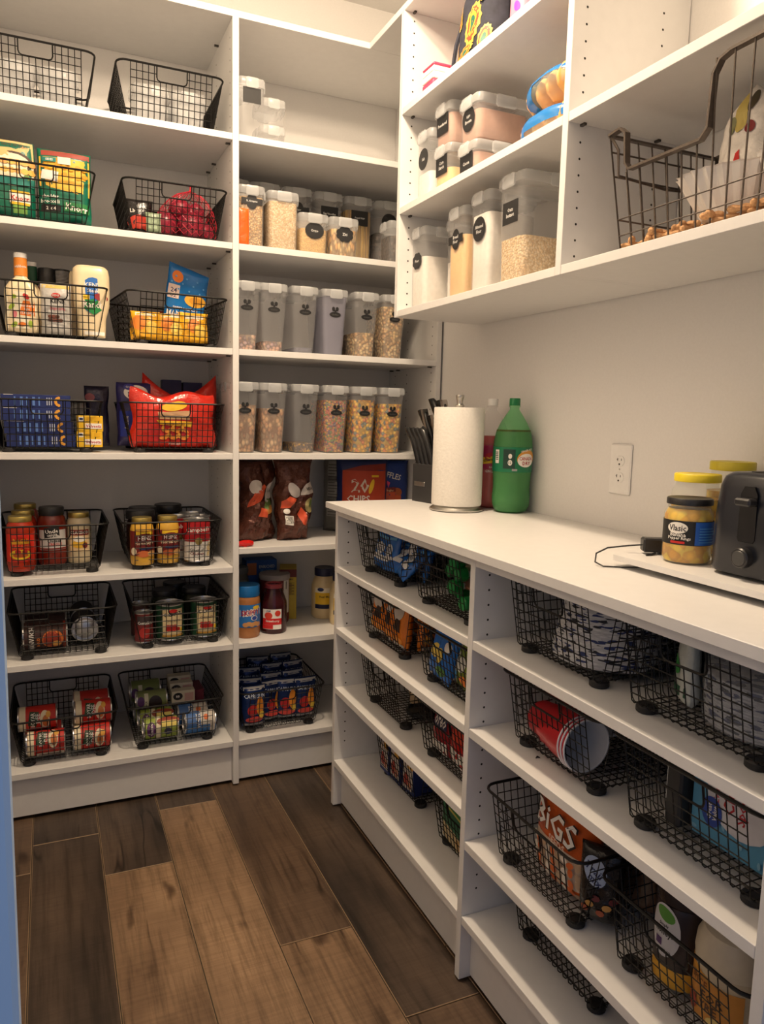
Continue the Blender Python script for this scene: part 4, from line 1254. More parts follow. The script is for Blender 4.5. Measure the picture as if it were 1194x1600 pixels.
# packets of rice and pasta sides
z = ZS['s3'] + BB
PKG = foil('green_packet', srgb(16, 108, 84), 0.35, strength=0.25)
t, s = bag('pasta_side_packet', 'green and yellow pasta packet with a curled top, right in its basket', 0.140, 0.196, 0.055, (-0.479, 0.075, z), PKG, crumple=0.003, seed=3.0, top=0.25)
p = Print(s)
p.rect(-0.066, 0.118, 0.066, 0.172, C(238, 180, 50)); p.rect(-0.060, 0.176, 0.066, 0.190, C(150, 60, 46)); p.poly([(-0.066, 0.092), (0.066, 0.074), (0.066, 0.118), (-0.066, 0.122)], C(240, 190, 70))
for i in range(14): p.ell(-0.055 + (i % 7) * 0.018, 0.128 + (i // 7) * 0.022 - 0.003 * (i % 3), 0.008, 0.006, C(226, 150 + 10 * (i % 3), 30), 10, 2)
p.poly([(-0.062, 0.112), (-0.020, 0.104), (-0.016, 0.132), (-0.058, 0.136)], WHITE); p.rect(-0.058, 0.158, -0.022, 0.170, TEAL, 4, 1); p.text('SIDES', -0.040, 0.164, 0.006, WHITE)
p.rect(-0.018, 0.154, 0.016, 0.174, C(226, 220, 200), 4, 2)
p.text('cheddar', -0.040, 0.064, 0.010, WHITE, 0.05); p.text('broccoli', -0.040, 0.050, 0.011, WHITE, 0.05); p.rect(-0.064, 0.022, -0.012, 0.040, BLACK, 4, 1); p.text('2 x 4', -0.038, 0.031, 0.009, WHITE)
p.rect(-0.004, 0.026, 0.064, 0.052, GREEN, 6, 2); p.text('Knorr', 0.030, 0.038, 0.019, WHITE, 0.060, -0.10); p.build('print', t)
t, s = bag('pasta_side_packet', 'tan-topped pasta packet with a green base, left in its basket', 0.145, 0.205, 0.05, (-0.630, 0.078, z), PKG, crumple=0.003, seed=5.0, top=0.25)
p = Print(s)
p.rect(-0.070, 0.104, 0.070, 0.202, C(214, 178, 116)); p.ell(0.018, 0.128, 0.060, 0.046, C(70, 54, 44)); p.ell(0.016, 0.124, 0.056, 0.044, C(236, 224, 196))
for i in range(12): p.ell(-0.02 + (i % 6) * 0.017, 0.122 + (i // 6) * 0.022, 0.010, 0.008, C(238, 190 - 8 * (i % 4), 90), 10, 2)
p.ell(0.052, 0.106, 0.008, 0.008, C(90, 130, 50)); p.text("A TASTE OF ITALY", 0.02, 0.190, 0.007, BROWN, 0.08); p.rect(-0.070, 0.082, 0.070, 0.104, TEAL)
p.rect(0.008, 0.034, 0.060, 0.066, WHITE, 4, 2); p.rect(0.010, 0.060, 0.058, 0.068, YEL, 4, 1); p.rect(0.010, 0.030, 0.058, 0.037, YEL, 4, 1); p.text('Knorr', 0.034, 0.048, 0.014, RED, 0.046)
p.rect(0.016, 0.008, 0.052, 0.028, C(130, 180, 90), 4, 2); p.text('2.', -0.02, 0.026, 0.016, WHITE); p.build('print', t)

# red onions in a net
z = ZS['s3'] + BB
REDON = flat('red_onion', srgb(140, 34, 56), 0.32, bump=0.1, bscale=25, vary=0.25)
spots = [(-0.200, 0.085, 0, 0.040), (-0.122, 0.075, 0, 0.042), (-0.078, 0.120, 0, 0.034), (-0.165, 0.150, 0, 0.040), (-0.150, 0.108, 0.056, 0.036), (-0.104, 0.095, 0.058, 0.028)]
ol = ['large red onion at the left front of the net bag', 'large red onion in the middle front of the net bag', 'small red onion at the right end of the net bag', 'red onion at the back of the net bag', 'red onion on top in the net bag', 'smallest red onion on top at the right of the net bag']
for (x, y, dz, r), lb in zip(spots, ol):
    onion(lb, x, y, z + dz, r, REDON, 'red onions in the net bag')
m = MB()
def net(a, b):
    q = 0.5 + 0.5 * math.sin(b * PI - PI / 2)
    rr = (1 - b ** 2.2) ** 0.6
    return (-0.140 + 0.100 * rr * math.cos(a) + 0.02 * b, 0.105 + 0.075 * rr * math.sin(a), z + 0.001 + 0.145 * b)
for i in range(26):
    for sg in (1, -1):
        m.tube([net(2 * PI * i / 26 + sg * 1.6 * b / 10, b / 10) for b in range(11)], 0.0006, 3)
t = thing('net_bag', 'red plastic net around the onions with a tied top', 'net bag', (0, 0, 0))
m.build('mesh', C(190, 30, 50, 0.4), t)
MB().tube([(-0.12, 0.105, z + 0.142), (-0.118, 0.104, z + 0.152), (-0.116, 0.103, z + 0.162)], [0.004, 0.003, 0.006], 6).build('tied_top', C(200, 30, 46, 0.4), t)
t, s = bag('produce_bag', 'black and red produce bag left of the onions', 0.085, 0.105, 0.06, (-0.272, 0.125, z), foil('black_film', srgb(26, 22, 22), 0.25), crumple=0.008, seed=7.7)
p = Print(s); p.ell(0.0, 0.030, 0.034, 0.024, C(196, 54, 34)); p.text('Lb', -0.02, 0.066, 0.012, WHITE); p.build('print', t)
t, s = bag('seasoning_packet', 'small green and white packet leaning between the produce bag and onions', 0.045, 0.055, 0.02, (-0.236, 0.055, z), foil('green_white_film', srgb(150, 170, 140), 0.4), crumple=0.004, seed=9.0)

# dressings
z = ZS['s4'] + BB
DRESS = flat('creamy_dressing', srgb(232, 214, 176), 0.3, vary=0.03)
def oval_bottle(name, label, w, d, h, loc, body, prof, cap, rz=0, group=None):
    t = thing(name, label, 'bottle', loc, rz, group)
    MB().loft([rrect(w * a, d * b, min(w * a, d * b) * 0.42, h * c, 5) for a, b, c in prof]).build('bottle', body, t, smooth=50)
    return t
BP = [(0.86, 0.86, 0), (0.96, 0.96, 0.02), (1.0, 1.0, 0.12), (0.93, 0.95, 0.28), (1.0, 1.0, 0.46), (0.98, 0.98, 0.54), (0.72, 0.8, 0.62), (0.40, 0.62, 0.68), (0.36, 0.58, 0.70), (0.34, 0.55, 0.74)]
t = oval_bottle('dressing_bottle', 'cream dressing bottle with an orange neck label and white cap', 0.090, 0.056, 0.225, (-0.602, 0.080, z), DRESS, BP, None)
MB().lathe([(0.0185, 0.158), (0.0180, 0.162), (0.0172, 0.208)], 24).build('neck_label', C(222, 134, 44), t)
MB().lathe([(0.0175, 0.2085), (0.0175, 0.219), (0.0165, 0.222), (0.0, 0.222)], 24, cap1=False).build('cap', WHITEP, t)
p = Print(lambda u, v, o=0.0: (u, -0.0292 - o + 6.0 * u * u, v))
p.rect(-0.038, 0.010, 0.038, 0.112, C(240, 232, 206)); p.poly([(-0.008, 0.048), (0.034, 0.044), (0.034, 0.088), (0.004, 0.088)], ORANGE); p.text('wishbone', 0.014, 0.074, 0.007, WHITE, 0.036); p.text('light', 0.014, 0.064, 0.008, WHITE, 0.03); p.text('ITALIAN', 0.014, 0.054, 0.007, WHITE, 0.034)
for i, (a, b, c_) in enumerate(((-0.022, 0.098, LIME), (-0.026, 0.070, LIME), (-0.018, 0.050, PINK), (0.012, 0.100, RED), (0.0, 0.022, ORANGE), (-0.02, 0.020, LIME), (0.022, 0.024, LIME))): p.ell(a, b, 0.010, 0.006, c_, 12, 2, i * 0.8)
p.build('label', t)
p = Print(cyl(0.0179, 0.16)); p.text('wishbone', 0.0, 0.024, 0.008, WHITE, 0.034, 0.05); p.build('neck_print', t)
t = oval_bottle('dressing_bottle', 'green-necked dressing bottle hidden behind the orange-necked one', 0.075, 0.050, 0.215, (-0.575, 0.165, z), DRESS, BP, None)
MB().lathe([(0.0160, 0.150), (0.0150, 0.202)], 20).build('neck_label', DGREEN, t); MB().lathe([(0.0155, 0.2022), (0.015, 0.214)], 20).build('cap', WHITEP, t)
t, s = bag('dressing_pouch', 'silver and white pouch standing between two dressing bottles', 0.082, 0.142, 0.045, (-0.512, 0.060, z), foil('silver_film', srgb(196, 194, 190), 0.25), crumple=0.004, seed=1.4)
p = Print(s); p.rect(-0.036, 0.128, 0.036, 0.138, C(206, 180, 90), 6, 1); p.ell(0.0, 0.108, 0.012, 0.007, RED); p.text('KENS', 0.0, 0.108, 0.006, WHITE, 0.018); p.text('KENS', 0.004, 0.092, 0.012, BLACK, 0.05); p.text('bacon', 0.004, 0.072, 0.012, PINK, 0.05)
for i in range(7): p.ell(-0.016 + 0.009 * (i % 4), 0.038 + 0.010 * (i // 4), 0.007, 0.005, C(96 + 12 * (i % 3), 60, 44), 10, 2)
p.build('print', t)
RB = [(0.72, 0.8, 0), (0.74, 0.85, 0.04), (0.78, 0.9, 0.26), (0.98, 1.0, 0.44), (1.0, 1.0, 0.60), (1.0, 1.0, 0.86), (0.94, 0.92, 0.95), (0.78, 0.75, 0.99), (0.6, 0.5, 1.0)]
t = oval_bottle('dressing_bottle', 'upside-down cream bottle with a blue and green ranch label', 0.104, 0.062, 0.206, (-0.415, 0.085, z), DRESS, RB, None)
p = Print(lambda u, v, o=0.0: (u, -0.0318 - o + 4.5 * u * u, v))
p.ell(0.004, 0.118, 0.037, 0.052, BLUE); p.poly([(-0.032, 0.108), (0.040, 0.108), (0.034, 0.082), (0.006, 0.062), (-0.022, 0.080)], C(20, 130, 62)); p.text("KEN'S", 0.004, 0.148, 0.014, WHITE, 0.046); p.text('Steak', 0.004, 0.132, 0.011, WHITE, 0.04)
p.ell(0.026, 0.114, 0.020, 0.011, C(150, 40, 50), 18, 3, -0.2); p.rect(-0.038, 0.106, -0.006, 0.118, YEL, 4, 1); p.text('TOPPING', -0.022, 0.112, 0.005, BLACK, 0.026); p.text('Ranch', 0.004, 0.092, 0.019, WHITE, 0.054); p.rect(-0.022, 0.004, 0.034, 0.014, WHITE, 4, 1); p.build('label', t)
oval_bottle('dressing_bottle', 'plain cream bottle half hidden behind the ranch bottle', 0.085, 0.055, 0.200, (-0.445, 0.175, z), DRESS, RB, None)
for x, lb, mt in ((-0.535, 'plain black-capped jar behind the silver pouch', BLACKP), (-0.492, 'black-capped jar with a striped ring behind the silver pouch', BLACKP)):
    t, s = jar('spice_jar', lb, 'jar', 0.026, 0.200, (x, 0.165, z), C(120, 60, 40), mt, 0.045, 0.024, group='black-capped jars in the dressing basket')
    p = Print(cyl(0.0246, 0.155))
    for i in range(9 if x > -0.5 else 4): p.rect(-0.018, 0.004 + i * 0.004, 0.018, 0.006 + i * 0.004, GREY if x > -0.5 else C(45, 45, 45), 6, 1)
    p.build('cap_rings', t)

# fruit bags and blue pouch
t, s = bag('dried_fruit_pouch', 'tall blue mandarin pouch leaning in its basket', 0.125, 0.215, 0.035, (-0.145, 0.150, z + 0.02), foil('blue_film', srgb(44, 128, 204), 0.3, strength=0.25), rot=(0.12, 0.12, 0), crumple=0.003, seed=2.8, topcut=lambda q: -0.012 * q)
p = Print(s); p.ell(-0.034, 0.182, 0.017, 0.017, ORANGE); p.ell(0.028, 0.122, 0.034, 0.020, C(236, 178, 60)); p.ell(0.030, 0.122, 0.022, 0.012, C(216, 150, 40)); p.rect(-0.058, 0.118, -0.024, 0.158, C(232, 210, 200), 4, 2); p.text('24', -0.041, 0.142, 0.014, NAVY); p.text('OZ', -0.041, 0.126, 0.010, NAVY)
p.text('SWEET & SEEDLESS', 0.0, 0.092, 0.007, WHITE, 0.10); p.text('MANDARINS', 0.0, 0.074, 0.017, WHITE, 0.112)
for i in range(10): p.ell(-0.05 + 0.011 * i, 0.165 + 0.02 * math.sin(i * 2.1), 0.003, 0.003, SKY, 8, 1)
p.build('print', t)
FRB = [('left yellow fruit bag with an orange corner', -0.262, 0.078, 0.085, 0.086), ('middle yellow fruit bag printed with a round face-like design', -0.190, 0.070, 0.086, 0.084), ('right yellow fruit bag in front of the blue pouch', -0.118, 0.076, 0.090, 0.092)]
for i, (lb, x, y, w_, h_) in enumerate(FRB):
    t, s = bag('fruit_bag', lb, w_, h_, 0.055, (x, y, z), foil('yellow_film', srgb(240, 178, 40), 0.25), crumple=0.007, seed=11.0 + i, top=0.5, group='yellow fruit bags')
    p = Print(s)
    p.ell(-0.02 + 0.01 * i, 0.050, 0.020, 0.022, C(240, 140, 50)); p.ell(0.016, 0.036, 0.018, 0.020, C(246, 206, 90)); p.rect(-0.03, 0.072, 0.03, 0.082, C(228, 214, 190), 4, 1)
    p.build('print', t)
t, s = bag('snack_bag', 'dark red bag lying behind the yellow fruit bags', 0.16, 0.11, 0.07, (-0.120, 0.235, z), foil('dark_red_film', srgb(150, 30, 26), 0.3), crumple=0.008, seed=4.4)

# pasta boxes
z = ZS['s5'] + BB
for i in range(4):
    w_, dx = 0.185, (-0.562, -0.567, -0.574, -0.573)[i]
    t, s = carton('pasta_box', ('bottom', 'second from bottom', 'third from bottom', 'top')[i] + ' navy pasta box of the stack of four', w_, 0.125, 0.0375, (dx, 0.118, z + 0.0378 * i), C(24, 42, 104), group='navy pasta boxes')
    p = Print(face(0.0625))
    p.tube = None
    for k, (a, r_) in enumerate(((0.058, 0.0), (0.062, 0.6))):
        pass
    for q in range(7):
        a = PI * (0.55 + 0.9 * q / 6)
        p.ell(0.062 + 0.010 * math.cos(a), 0.019 + 0.011 * math.sin(a), 0.0042, 0.0042, C(232, 166, 60), 10, 2)
    for q in range(5): p.rect(-0.058 + q * 0.016, 0.006, -0.054 + q * 0.016 + 0.003 * (q % 2), 0.031, C(92, 130, 200), 1, 3)
    for q in range(3): p.rect(0.028 + q * 0.006, 0.008, 0.030 + q * 0.006, 0.030, C(206, 214, 230), 1, 2)
    p.rect(-0.085, 0.0355, -0.03 - 0.01 * i, 0.0368, WHITE, 4, 1)
    p.build('print', t)
for i in range(2):
    t, s = carton('bouillon_box', ('lower', 'upper')[i] + ' small yellow box beside the navy pasta boxes', 0.072, 0.055, 0.0465, (-0.430 + 0.002 * i, 0.075, z + 0.0468 * i), C(238, 190, 36), group='small yellow boxes')
    p = Print(face(0.0275)); p.rect(-0.032, 0.030, -0.018, 0.043, WHITE, 2, 1); p.rect(-0.030, 0.034, -0.020, 0.040, NAVY, 2, 1)
    for q in range(2): p.rect(-0.010 + q * 0.022, 0.031, 0.006 + q * 0.022, 0.043, C(226, 172, 20), 2, 1)
    p.rect(-0.014, 0.008, 0.032, 0.024, WHITE, 4, 1); p.text('Velveeta', 0.009, 0.016, 0.010, C(180, 30, 50), 0.042); p.build('print', t)
t, s = bag('seasoning_packet', 'dark purple foil packet poking up behind the yellow boxes', 0.070, 0.185, 0.035, (-0.402, 0.160, z), foil('aubergine_foil', srgb(34, 30, 52), 0.25, 0.3), crumple=0.008, seed=6.1)
p = Print(s); p.ell(-0.02, 0.150, 0.014, 0.012, C(120, 60, 70)); p.build('print', t)

# red noodle bag and friends
t, s = bag('noodle_bag', 'red noodle bag with a yellow swirl filling the front of its basket', 0.262, 0.165, 0.075, (-0.183, 0.076, z), foil('red_film', srgb(200, 44, 30), 0.22), crumple=0.007, seed=1.9, nu=30, nv=24, top=0.4, smooth=30, sil=lambda q: 0.97 + 0.05 * math.sin(q * 9), topcut=lambda q: 0.010 * math.sin(q * 5) + 0.012 * q * q)
p = Print(s, 0.0016)
p.ell(0.0, 0.128, 0.040, 0.014, C(238, 190, 40)); p.poly([(-0.060, 0.086), (0.060, 0.080), (0.052, 0.064), (-0.046, 0.072)], C(240, 188, 40), 6); p.poly([(-0.052, 0.112), (0.05, 0.112), (0.05, 0.086), (-0.052, 0.090)], C(190, 150, 110), 5)
for i in range(16): p.ell(-0.036 + 0.010 * (i % 8), 0.030 + 0.022 * (i // 8) + 0.004 * (i % 3), 0.010, 0.0055, C(222, 130 + 12 * (i % 3), 44), 10, 2, i)
p.text('EGG NOODLES', 0.0, 0.074, 0.007, DRED, 0.085); p.text('Homestyle', 0.0, 0.012, 0.008, WHITE, 0.06); p.build('print', t)
t, s = bag('noodle_bag', 'second red noodle bag with two raised corners behind the first', 0.235, 0.205, 0.07, (-0.145, 0.175, z), foil('red_film', srgb(200, 44, 30), 0.22), crumple=0.007, seed=9.9, nu=24, nv=22, top=0.3, topcut=lambda q: 0.075 * abs(q) ** 1.6 - 0.045)
p = Print(s, 0.001)
for i in range(6): p.ell(0.0 + 0.010 * i, 0.135, 0.004, 0.028, C(216, 116, 60), 10, 2)
p.build('print', t)
t, s = bag('pasta_bag', 'navy and clear pasta bag with a white oval, left of the red bags', 0.105, 0.200, 0.06, (-0.290, 0.165, z), foil('navy_film', srgb(50, 46, 106), 0.3), crumple=0.005, seed=3.3)
p = Print(s); p.ell(0.004, 0.168, 0.036, 0.024, WHITE); p.text('Penne', 0.006, 0.162, 0.016, NAVY, 0.052); p.ell(-0.016, 0.186, 0.016, 0.010, C(60, 60, 140)); p.text('Great', -0.016, 0.186, 0.006, WHITE); p.rect(-0.045, 0.03, -0.005, 0.11, C(40, 60, 170)); p.text('Penne', -0.026, 0.075, 0.012, WHITE, 0.06, PI / 2); p.build('print', t)
for i, (x, lb) in enumerate(((-0.155, 'left dark navy box top showing behind the red noodle bags'), (-0.085, 'right dark navy box top showing behind the red noodle bags'))):
    carton('pasta_box', lb, 0.064, 0.04, 0.218 - 0.006 * i, (x, 0.300, z), C(44, 40, 84), group='dark boxes behind the noodle bags')

# sauce jars
z = ZS['s6'] + BB
SAUCE = flat('tomato_sauce', srgb(162, 44, 20), 0.18, bscale=60, vary=0.15)
for k, (x, y, hh, lb) in enumerate(((-0.628, 0.072, 0.162, 'front red pasta sauce jar with a gold lid at the left of its basket'), (-0.622, 0.160, 0.168, 'middle red pasta sauce jar with a gold lid in the left row'), (-0.618, 0.250, 0.178, 'rear red pasta sauce jar with a gold lid in the left row'))):
    t, s = jar('sauce_jar', lb, 'jar', 0.0395, hh, (x, y, z), SAUCE, GOLD, 0.013, 0.032, group='gold-lidded sauce jars')
    p = Print(cyl(0.0397)); p.rect(-0.045, 0.030, 0.045, 0.112, C(222, 42, 22), 12, 3); p.text('RAGU', 0.0, 0.093, 0.011, YEL, 0.04); p.rect(-0.026, 0.083, 0.026, 0.090, C(236, 170, 40), 8, 1); p.text('SAUCE', 0.0, 0.074, 0.013, C(240, 110, 60), 0.052); p.ell(0.0, 0.052, 0.030, 0.015, YEL); p.ell(0.0, 0.050, 0.020, 0.007, C(200, 90, 30)); p.ell(-0.006, 0.060, 0.008, 0.007, RED); p.ell(0.012, 0.060, 0.007, 0.006, C(180, 40, 30)); p.build('label', t)
t, s = jar('sauce_jar', 'large sauce jar with a black lid and grey chicken label', 'jar', 0.0425, 0.178, (-0.542, 0.150, z), flat('red_brown_sauce', srgb(120, 34, 20), 0.2), BLACKP, 0.022, 0.036)
p = Print(cyl(0.0427)); p.rect(-0.040, 0.048, 0.046, 0.110, C(196, 192, 188), 12, 3); p.poly([(-0.022, 0.084), (0.022, 0.092), (0.020, 0.124), (-0.024, 0.116)], BLACK); p.text('Uncle', -0.001, 0.106, 0.012, WHITE, 0.036, 0.12); p.text('CREOLE', 0.0, 0.094, 0.006, WHITE, 0.03, 0.12); p.text('Chicken', 0.006, 0.077, 0.010, BLACK, 0.04); p.text('CREOLE', 0.008, 0.066, 0.009, RED, 0.04); p.rect(-0.04, 0.050, 0.046, 0.0545, C(120, 30, 24), 10, 1); p.build('label', t)
t, s = jar('sauce_jar', 'jar of white sauce with a gold lid and dark red label', 'jar', 0.0365, 0.158, (-0.464, 0.160, z), flat('white_sauce', srgb(206, 190, 156), 0.25), GOLD, 0.013, 0.031)
p = Print(cyl(0.0367)); p.rect(-0.030, 0.036, 0.030, 0.106, C(226, 196, 150), 10, 3); p.rect(-0.030, 0.088, 0.030, 0.106, C(120, 40, 34), 10, 1); p.text('CLASSICO', 0.0, 0.097, 0.010, WHITE, 0.055); p.ell(0.0, 0.060, 0.024, 0.012, C(230, 180, 50)); p.ell(0.0, 0.076, 0.018, 0.009, WHITE); p.ell(0.016, 0.056, 0.008, 0.009, C(120, 40, 40)); p.build('label', t)

# gravy and soup
GRAVY = flat('gravy', srgb(212, 164, 62), 0.22, vary=0.06)
for x, y, hh, lb in ((-0.283, 0.066, 0.148, 'left gravy jar with a gold lid and dark red label'), (-0.203, 0.076, 0.150, 'right gravy jar with a gold lid beside the red soup can')):
    t, s = jar('gravy_jar', lb, 'jar', 0.0365, hh, (x, y, z), GRAVY, GOLD, 0.016, 0.030, group='gravy jars')
    p = Print(cyl(0.0367)); p.rect(-0.050, 0.030, 0.050, 0.108, C(122, 30, 28), 14, 3); p.rect(-0.022, 0.096, 0.032, 0.106, YEL, 8, 1); p.ell(0.005, 0.086, 0.026, 0.014, C(110, 20, 24)); p.text('HEINZ', 0.005, 0.086, 0.013, WHITE, 0.042, 0, 2.0); p.text('HomeStyle', 0.004, 0.069, 0.013, CREAM, 0.062, 0.05); p.rect(-0.012, 0.050, 0.030, 0.057, NAVY, 6, 1); p.ell(0.0, 0.036, 0.020, 0.010, C(196, 100, 50)); p.ell(0.026, 0.037, 0.014, 0.009, C(230, 180, 110)); p.ell(-0.03, 0.044, 0.010, 0.012, CREAM); p.build('label', t)
SR = C(178, 20, 30)
for x, y, lb in ((-0.112, 0.078, 'front red and white soup can in the gravy basket'), (-0.096, 0.150, 'second red and white soup can in the gravy basket'), (-0.100, 0.225, 'third red and white soup can in the gravy basket'), (-0.160, 0.165, 'red and white soup can behind the right gravy jar')):
    t, s = can('soup_can', lb, 0.0425, 0.136, (x, y, z), WHITE, group='red and white soup cans')
    p = Print(s); p.rect(-0.066, 0.066, 0.066, 0.131, SR, 18, 3); p.text("Campbell's", 0.0, 0.103, 0.019, WHITE, 0.084, 0.03); p.ell(0.0, 0.068, 0.011, 0.012, C(150, 130, 70)); p.text('Cream of', -0.006, 0.040, 0.009, BLACK, 0.045); p.text('Chicken', -0.006, 0.028, 0.010, DRED, 0.045)
    for i in range(4): p.ell(0.034 + 0.006 * (i % 2), 0.024 + 0.010 * i, 0.007, 0.008, C(222, 200, 150), 10, 2)
    p.build('print', t)
for x, y, lb in ((-0.262, 0.235, 'left wide black-lidded jar at the back of the gravy basket'), (-0.170, 0.300, 'right wide black-lidded jar at the back of the gravy basket'), (-0.278, 0.155, 'black-lidded jar right behind the left gravy jar')):
    jar('sauce_jar', lb, 'jar', 0.044, 0.160, (x, y, z), flat('dark_sauce', srgb(50, 26, 20), 0.25), BLACKP, 0.024, 0.045, group='black-lidded jars in the gravy basket')

# cans lying in the seventh shelf basket
z = ZS['s7'] + BB
t, s = can('bean_can', 'brown can lying on its side with white lettering up its end', 0.042, 0.126, (-0.507, 0.105, z + 0.043), C(60, 30, 26), rot=(0, -PI / 2, 0))
p = Print(s)
p.text('MANWICH', -0.004, 0.100, 0.017, WHITE, 0.080); p.text('BOLD', -0.012, 0.082, 0.009, ORANGE, 0.04); p.ell(-0.006, 0.042, 0.030, 0.030, C(206, 110, 40)); p.ell(-0.006, 0.044, 0.022, 0.022, C(150, 50, 30), 20, 3, 0, 0.2, 9); p.ell(-0.02, 0.032, 0.010, 0.012, C(232, 170, 80)); p.rect(-0.06, 0.006, 0.055, 0.012, C(170, 60, 30), 14, 1); p.build('print', t)
t, s = can('bean_can', 'second dark can lying behind the brown one', 0.042, 0.126, (-0.507, 0.200, z + 0.043), C(48, 26, 24), rot=(0, -PI / 2, 0))
t, s = can('tomato_can', 'dark can lying with its ringed tin end facing the room', 0.040, 0.112, (-0.462, 0.135, z + 0.041), C(44, 36, 34), rot=(PI / 2, 0, 0))
t.location = (-0.455, 0.245, z + 0.041)
t, s = can('tomato_can', 'dark can lying behind the one that shows its end', 0.040, 0.112, (-0.455, 0.365, z + 0.041), C(44, 36, 34), rot=(PI / 2, 0, 0))

# green labelled vegetable cans
def veg(label, x, y, r, h, zz):
    t, s = can('vegetable_can', label, r, h, (x, y, zz), C(24, 70, 46), group='green-labelled vegetable cans')
    p = Print(s); p.rect(-0.030, 0.014, 0.038, h - 0.014, C(222, 202, 156), 12, 3); p.poly([(-0.034, h - 0.040), (0.040, h - 0.034), (0.040, h - 0.022), (-0.034, h - 0.028)], BLACK, 5); p.text('ITALIAN CLASSICS', 0.003, h - 0.031, 0.006, WHITE, 0.062, 0.06); p.ell(0.004, h - 0.020, 0.014, 0.006, RED)
    p.text('CHICKEN', 0.003, h - 0.052, 0.008, C(120, 90, 60), 0.05)
    for i in range(7): p.ell(-0.012 + 0.010 * (i % 4), 0.038 + 0.010 * (i // 4), 0.008, 0.006, C(196, 44, 36), 10, 2)
    p.ell(0.030, 0.034, 0.005, 0.007, YEL); p.rect(-0.030, 0.014, 0.038, 0.020, C(200, 150, 60), 10, 1); p.build('print', t)
veg('wide green-labelled can, left of the front pair', -0.196, 0.098, 0.0455, 0.118, z)
veg('wide green-labelled can, right of the front pair', -0.086, 0.100, 0.0435, 0.120, z)
for x, y, lb in ((-0.280, 0.082, 'lower small red-labelled can at the left of the vegetable basket'),):
    t, s = can('tomato_can', lb, 0.029, 0.098, (x, y, z), C(110, 30, 30)); p = Print(s); p.rect(-0.025, 0.060, 0.030, 0.088, C(60, 50, 50), 8, 1); p.text('Contadina', 0.0, 0.066, 0.010, WHITE, 0.045); p.ell(0, 0.034, 0.018, 0.018, C(190, 50, 44)); p.build('print', t)
can('tomato_can', 'small dark can behind the red-labelled one in the vegetable basket', 0.029, 0.108, (-0.284, 0.160, z), C(70, 40, 36))
for x, y, lb in ((-0.200, 0.200, 'left dark-lidded jar at the back of the vegetable basket'), (-0.100, 0.205, 'right dark-lidded jar at the back of the vegetable basket'), (-0.150, 0.300, 'rearmost dark-lidded jar in the vegetable basket')):
    jar('sauce_jar', lb, 'jar', 0.044, 0.140, (x, y, z), flat('dark_green_jar', srgb(40, 46, 30), 0.25), BLACKP, 0.016, 0.040, group='dark-lidded jars in the vegetable basket')

# bottom shelf: soup cans on their sides
z = ZS['s8'] + BB
def ravioli(label, x, y, zz, turn):
    t, s = can('pasta_can', label, 0.0375, 0.113, (x, y, zz), C(196, 44, 34), rot=(0, -PI / 2, 0), group='red and cream pasta cans')
    p = Print(s); a = turn
    p.rect(a - 0.09, 0.090, a + 0.09, 0.108, CREAM, 20, 1); p.poly([(a - 0.014, 0.060), (a + 0.030, 0.052), (a + 0.034, 0.078), (a - 0.010, 0.084)], C(30, 66, 40)); p.text('BOYAR', a + 0.006, 0.070, 0.012, WHITE, 0.046); p.text('DEE', a + 0.010, 0.056, 0.012, WHITE, 0.03)
    p.ell(a + 0.004, 0.036, 0.030, 0.014, CREAM); p.ell(a, 0.034, 0.018, 0.009, C(206, 120, 60)); p.ell(a + 0.02, 0.026, 0.010, 0.007, C(230, 170, 70))
    p.rect(a - 0.085, 0.006, a - 0.040, 0.085, C(220, 206, 190), 8, 3)
    for i in range(5): p.rect(a - 0.080 + 0.008 * i, 0.012, a - 0.077 + 0.008 * i, 0.078, C(120, 90, 84), 1, 4)
    p.build('print', t)
X0 = 0.0565
ravioli('upper red pasta can lying at the left of the bottom basket', -0.600 + X0, 0.130, z + 0.104, 0.0)
ravioli('lower red pasta can lying at the left front of the bottom basket', -0.578 + X0, 0.085, z + 0.0385, 0.020)
ravioli('lower red pasta can lying behind the left front one', -0.585 + X0, 0.170, z + 0.0385, 0.0)
ravioli('lower red pasta can lying at the right front of the bottom basket', -0.444 + X0, 0.085, z + 0.0385, 0.0)
ravioli('shiny upper red pasta can at the right of the bottom basket', -0.438 + X0, 0.125, z + 0.104, 0.010)
ravioli('upper red pasta can behind the shiny one', -0.440 + X0, 0.205, z + 0.108, -0.010)
ravioli('lower red pasta can hidden behind the right front one', -0.444 + X0, 0.165, z + 0.0385, 0.0)

# bottom shelf: olives and tuna
def lying(label, x, y, zz, r, ln, base, fn, grp):
    t, s = can('lying_can', label, r, ln, (x + ln / 2, y, zz), base, rot=(0, -PI / 2, 0), group=grp)
    p = Print(s); fn(p); p.build('print', t)
def olv(p):
    p.ell(0.006, 0.088, 0.026, 0.014, C(92, 36, 104)); p.text('Classic', 0.006, 0.088, 0.011, WHITE, 0.040); p.rect(-0.05, 0.058, 0.055, 0.074, C(232, 222, 190), 14, 1); p.ell(0.030, 0.034, 0.016, 0.036, C(150, 60, 40)); p.ell(-0.004, 0.036, 0.012, 0.012, C(60, 60, 90)); p.rect(0.012, 0.006, 0.030, 0.055, C(230, 210, 110), 4, 3)
OG = C(150, 168, 70)
lying('front olive can with a purple oval lying in the bottom right basket', -0.233, 0.085, z + 0.036, 0.035, 0.112, OG, olv, 'green olive cans')
lying('second green olive can lying behind the front one', -0.240, 0.160, z + 0.036, 0.035, 0.112, OG, olv, 'green olive cans')
lying('third green olive can lying toward the back', -0.246, 0.235, z + 0.036, 0.035, 0.112, OG, olv, 'green olive cans')
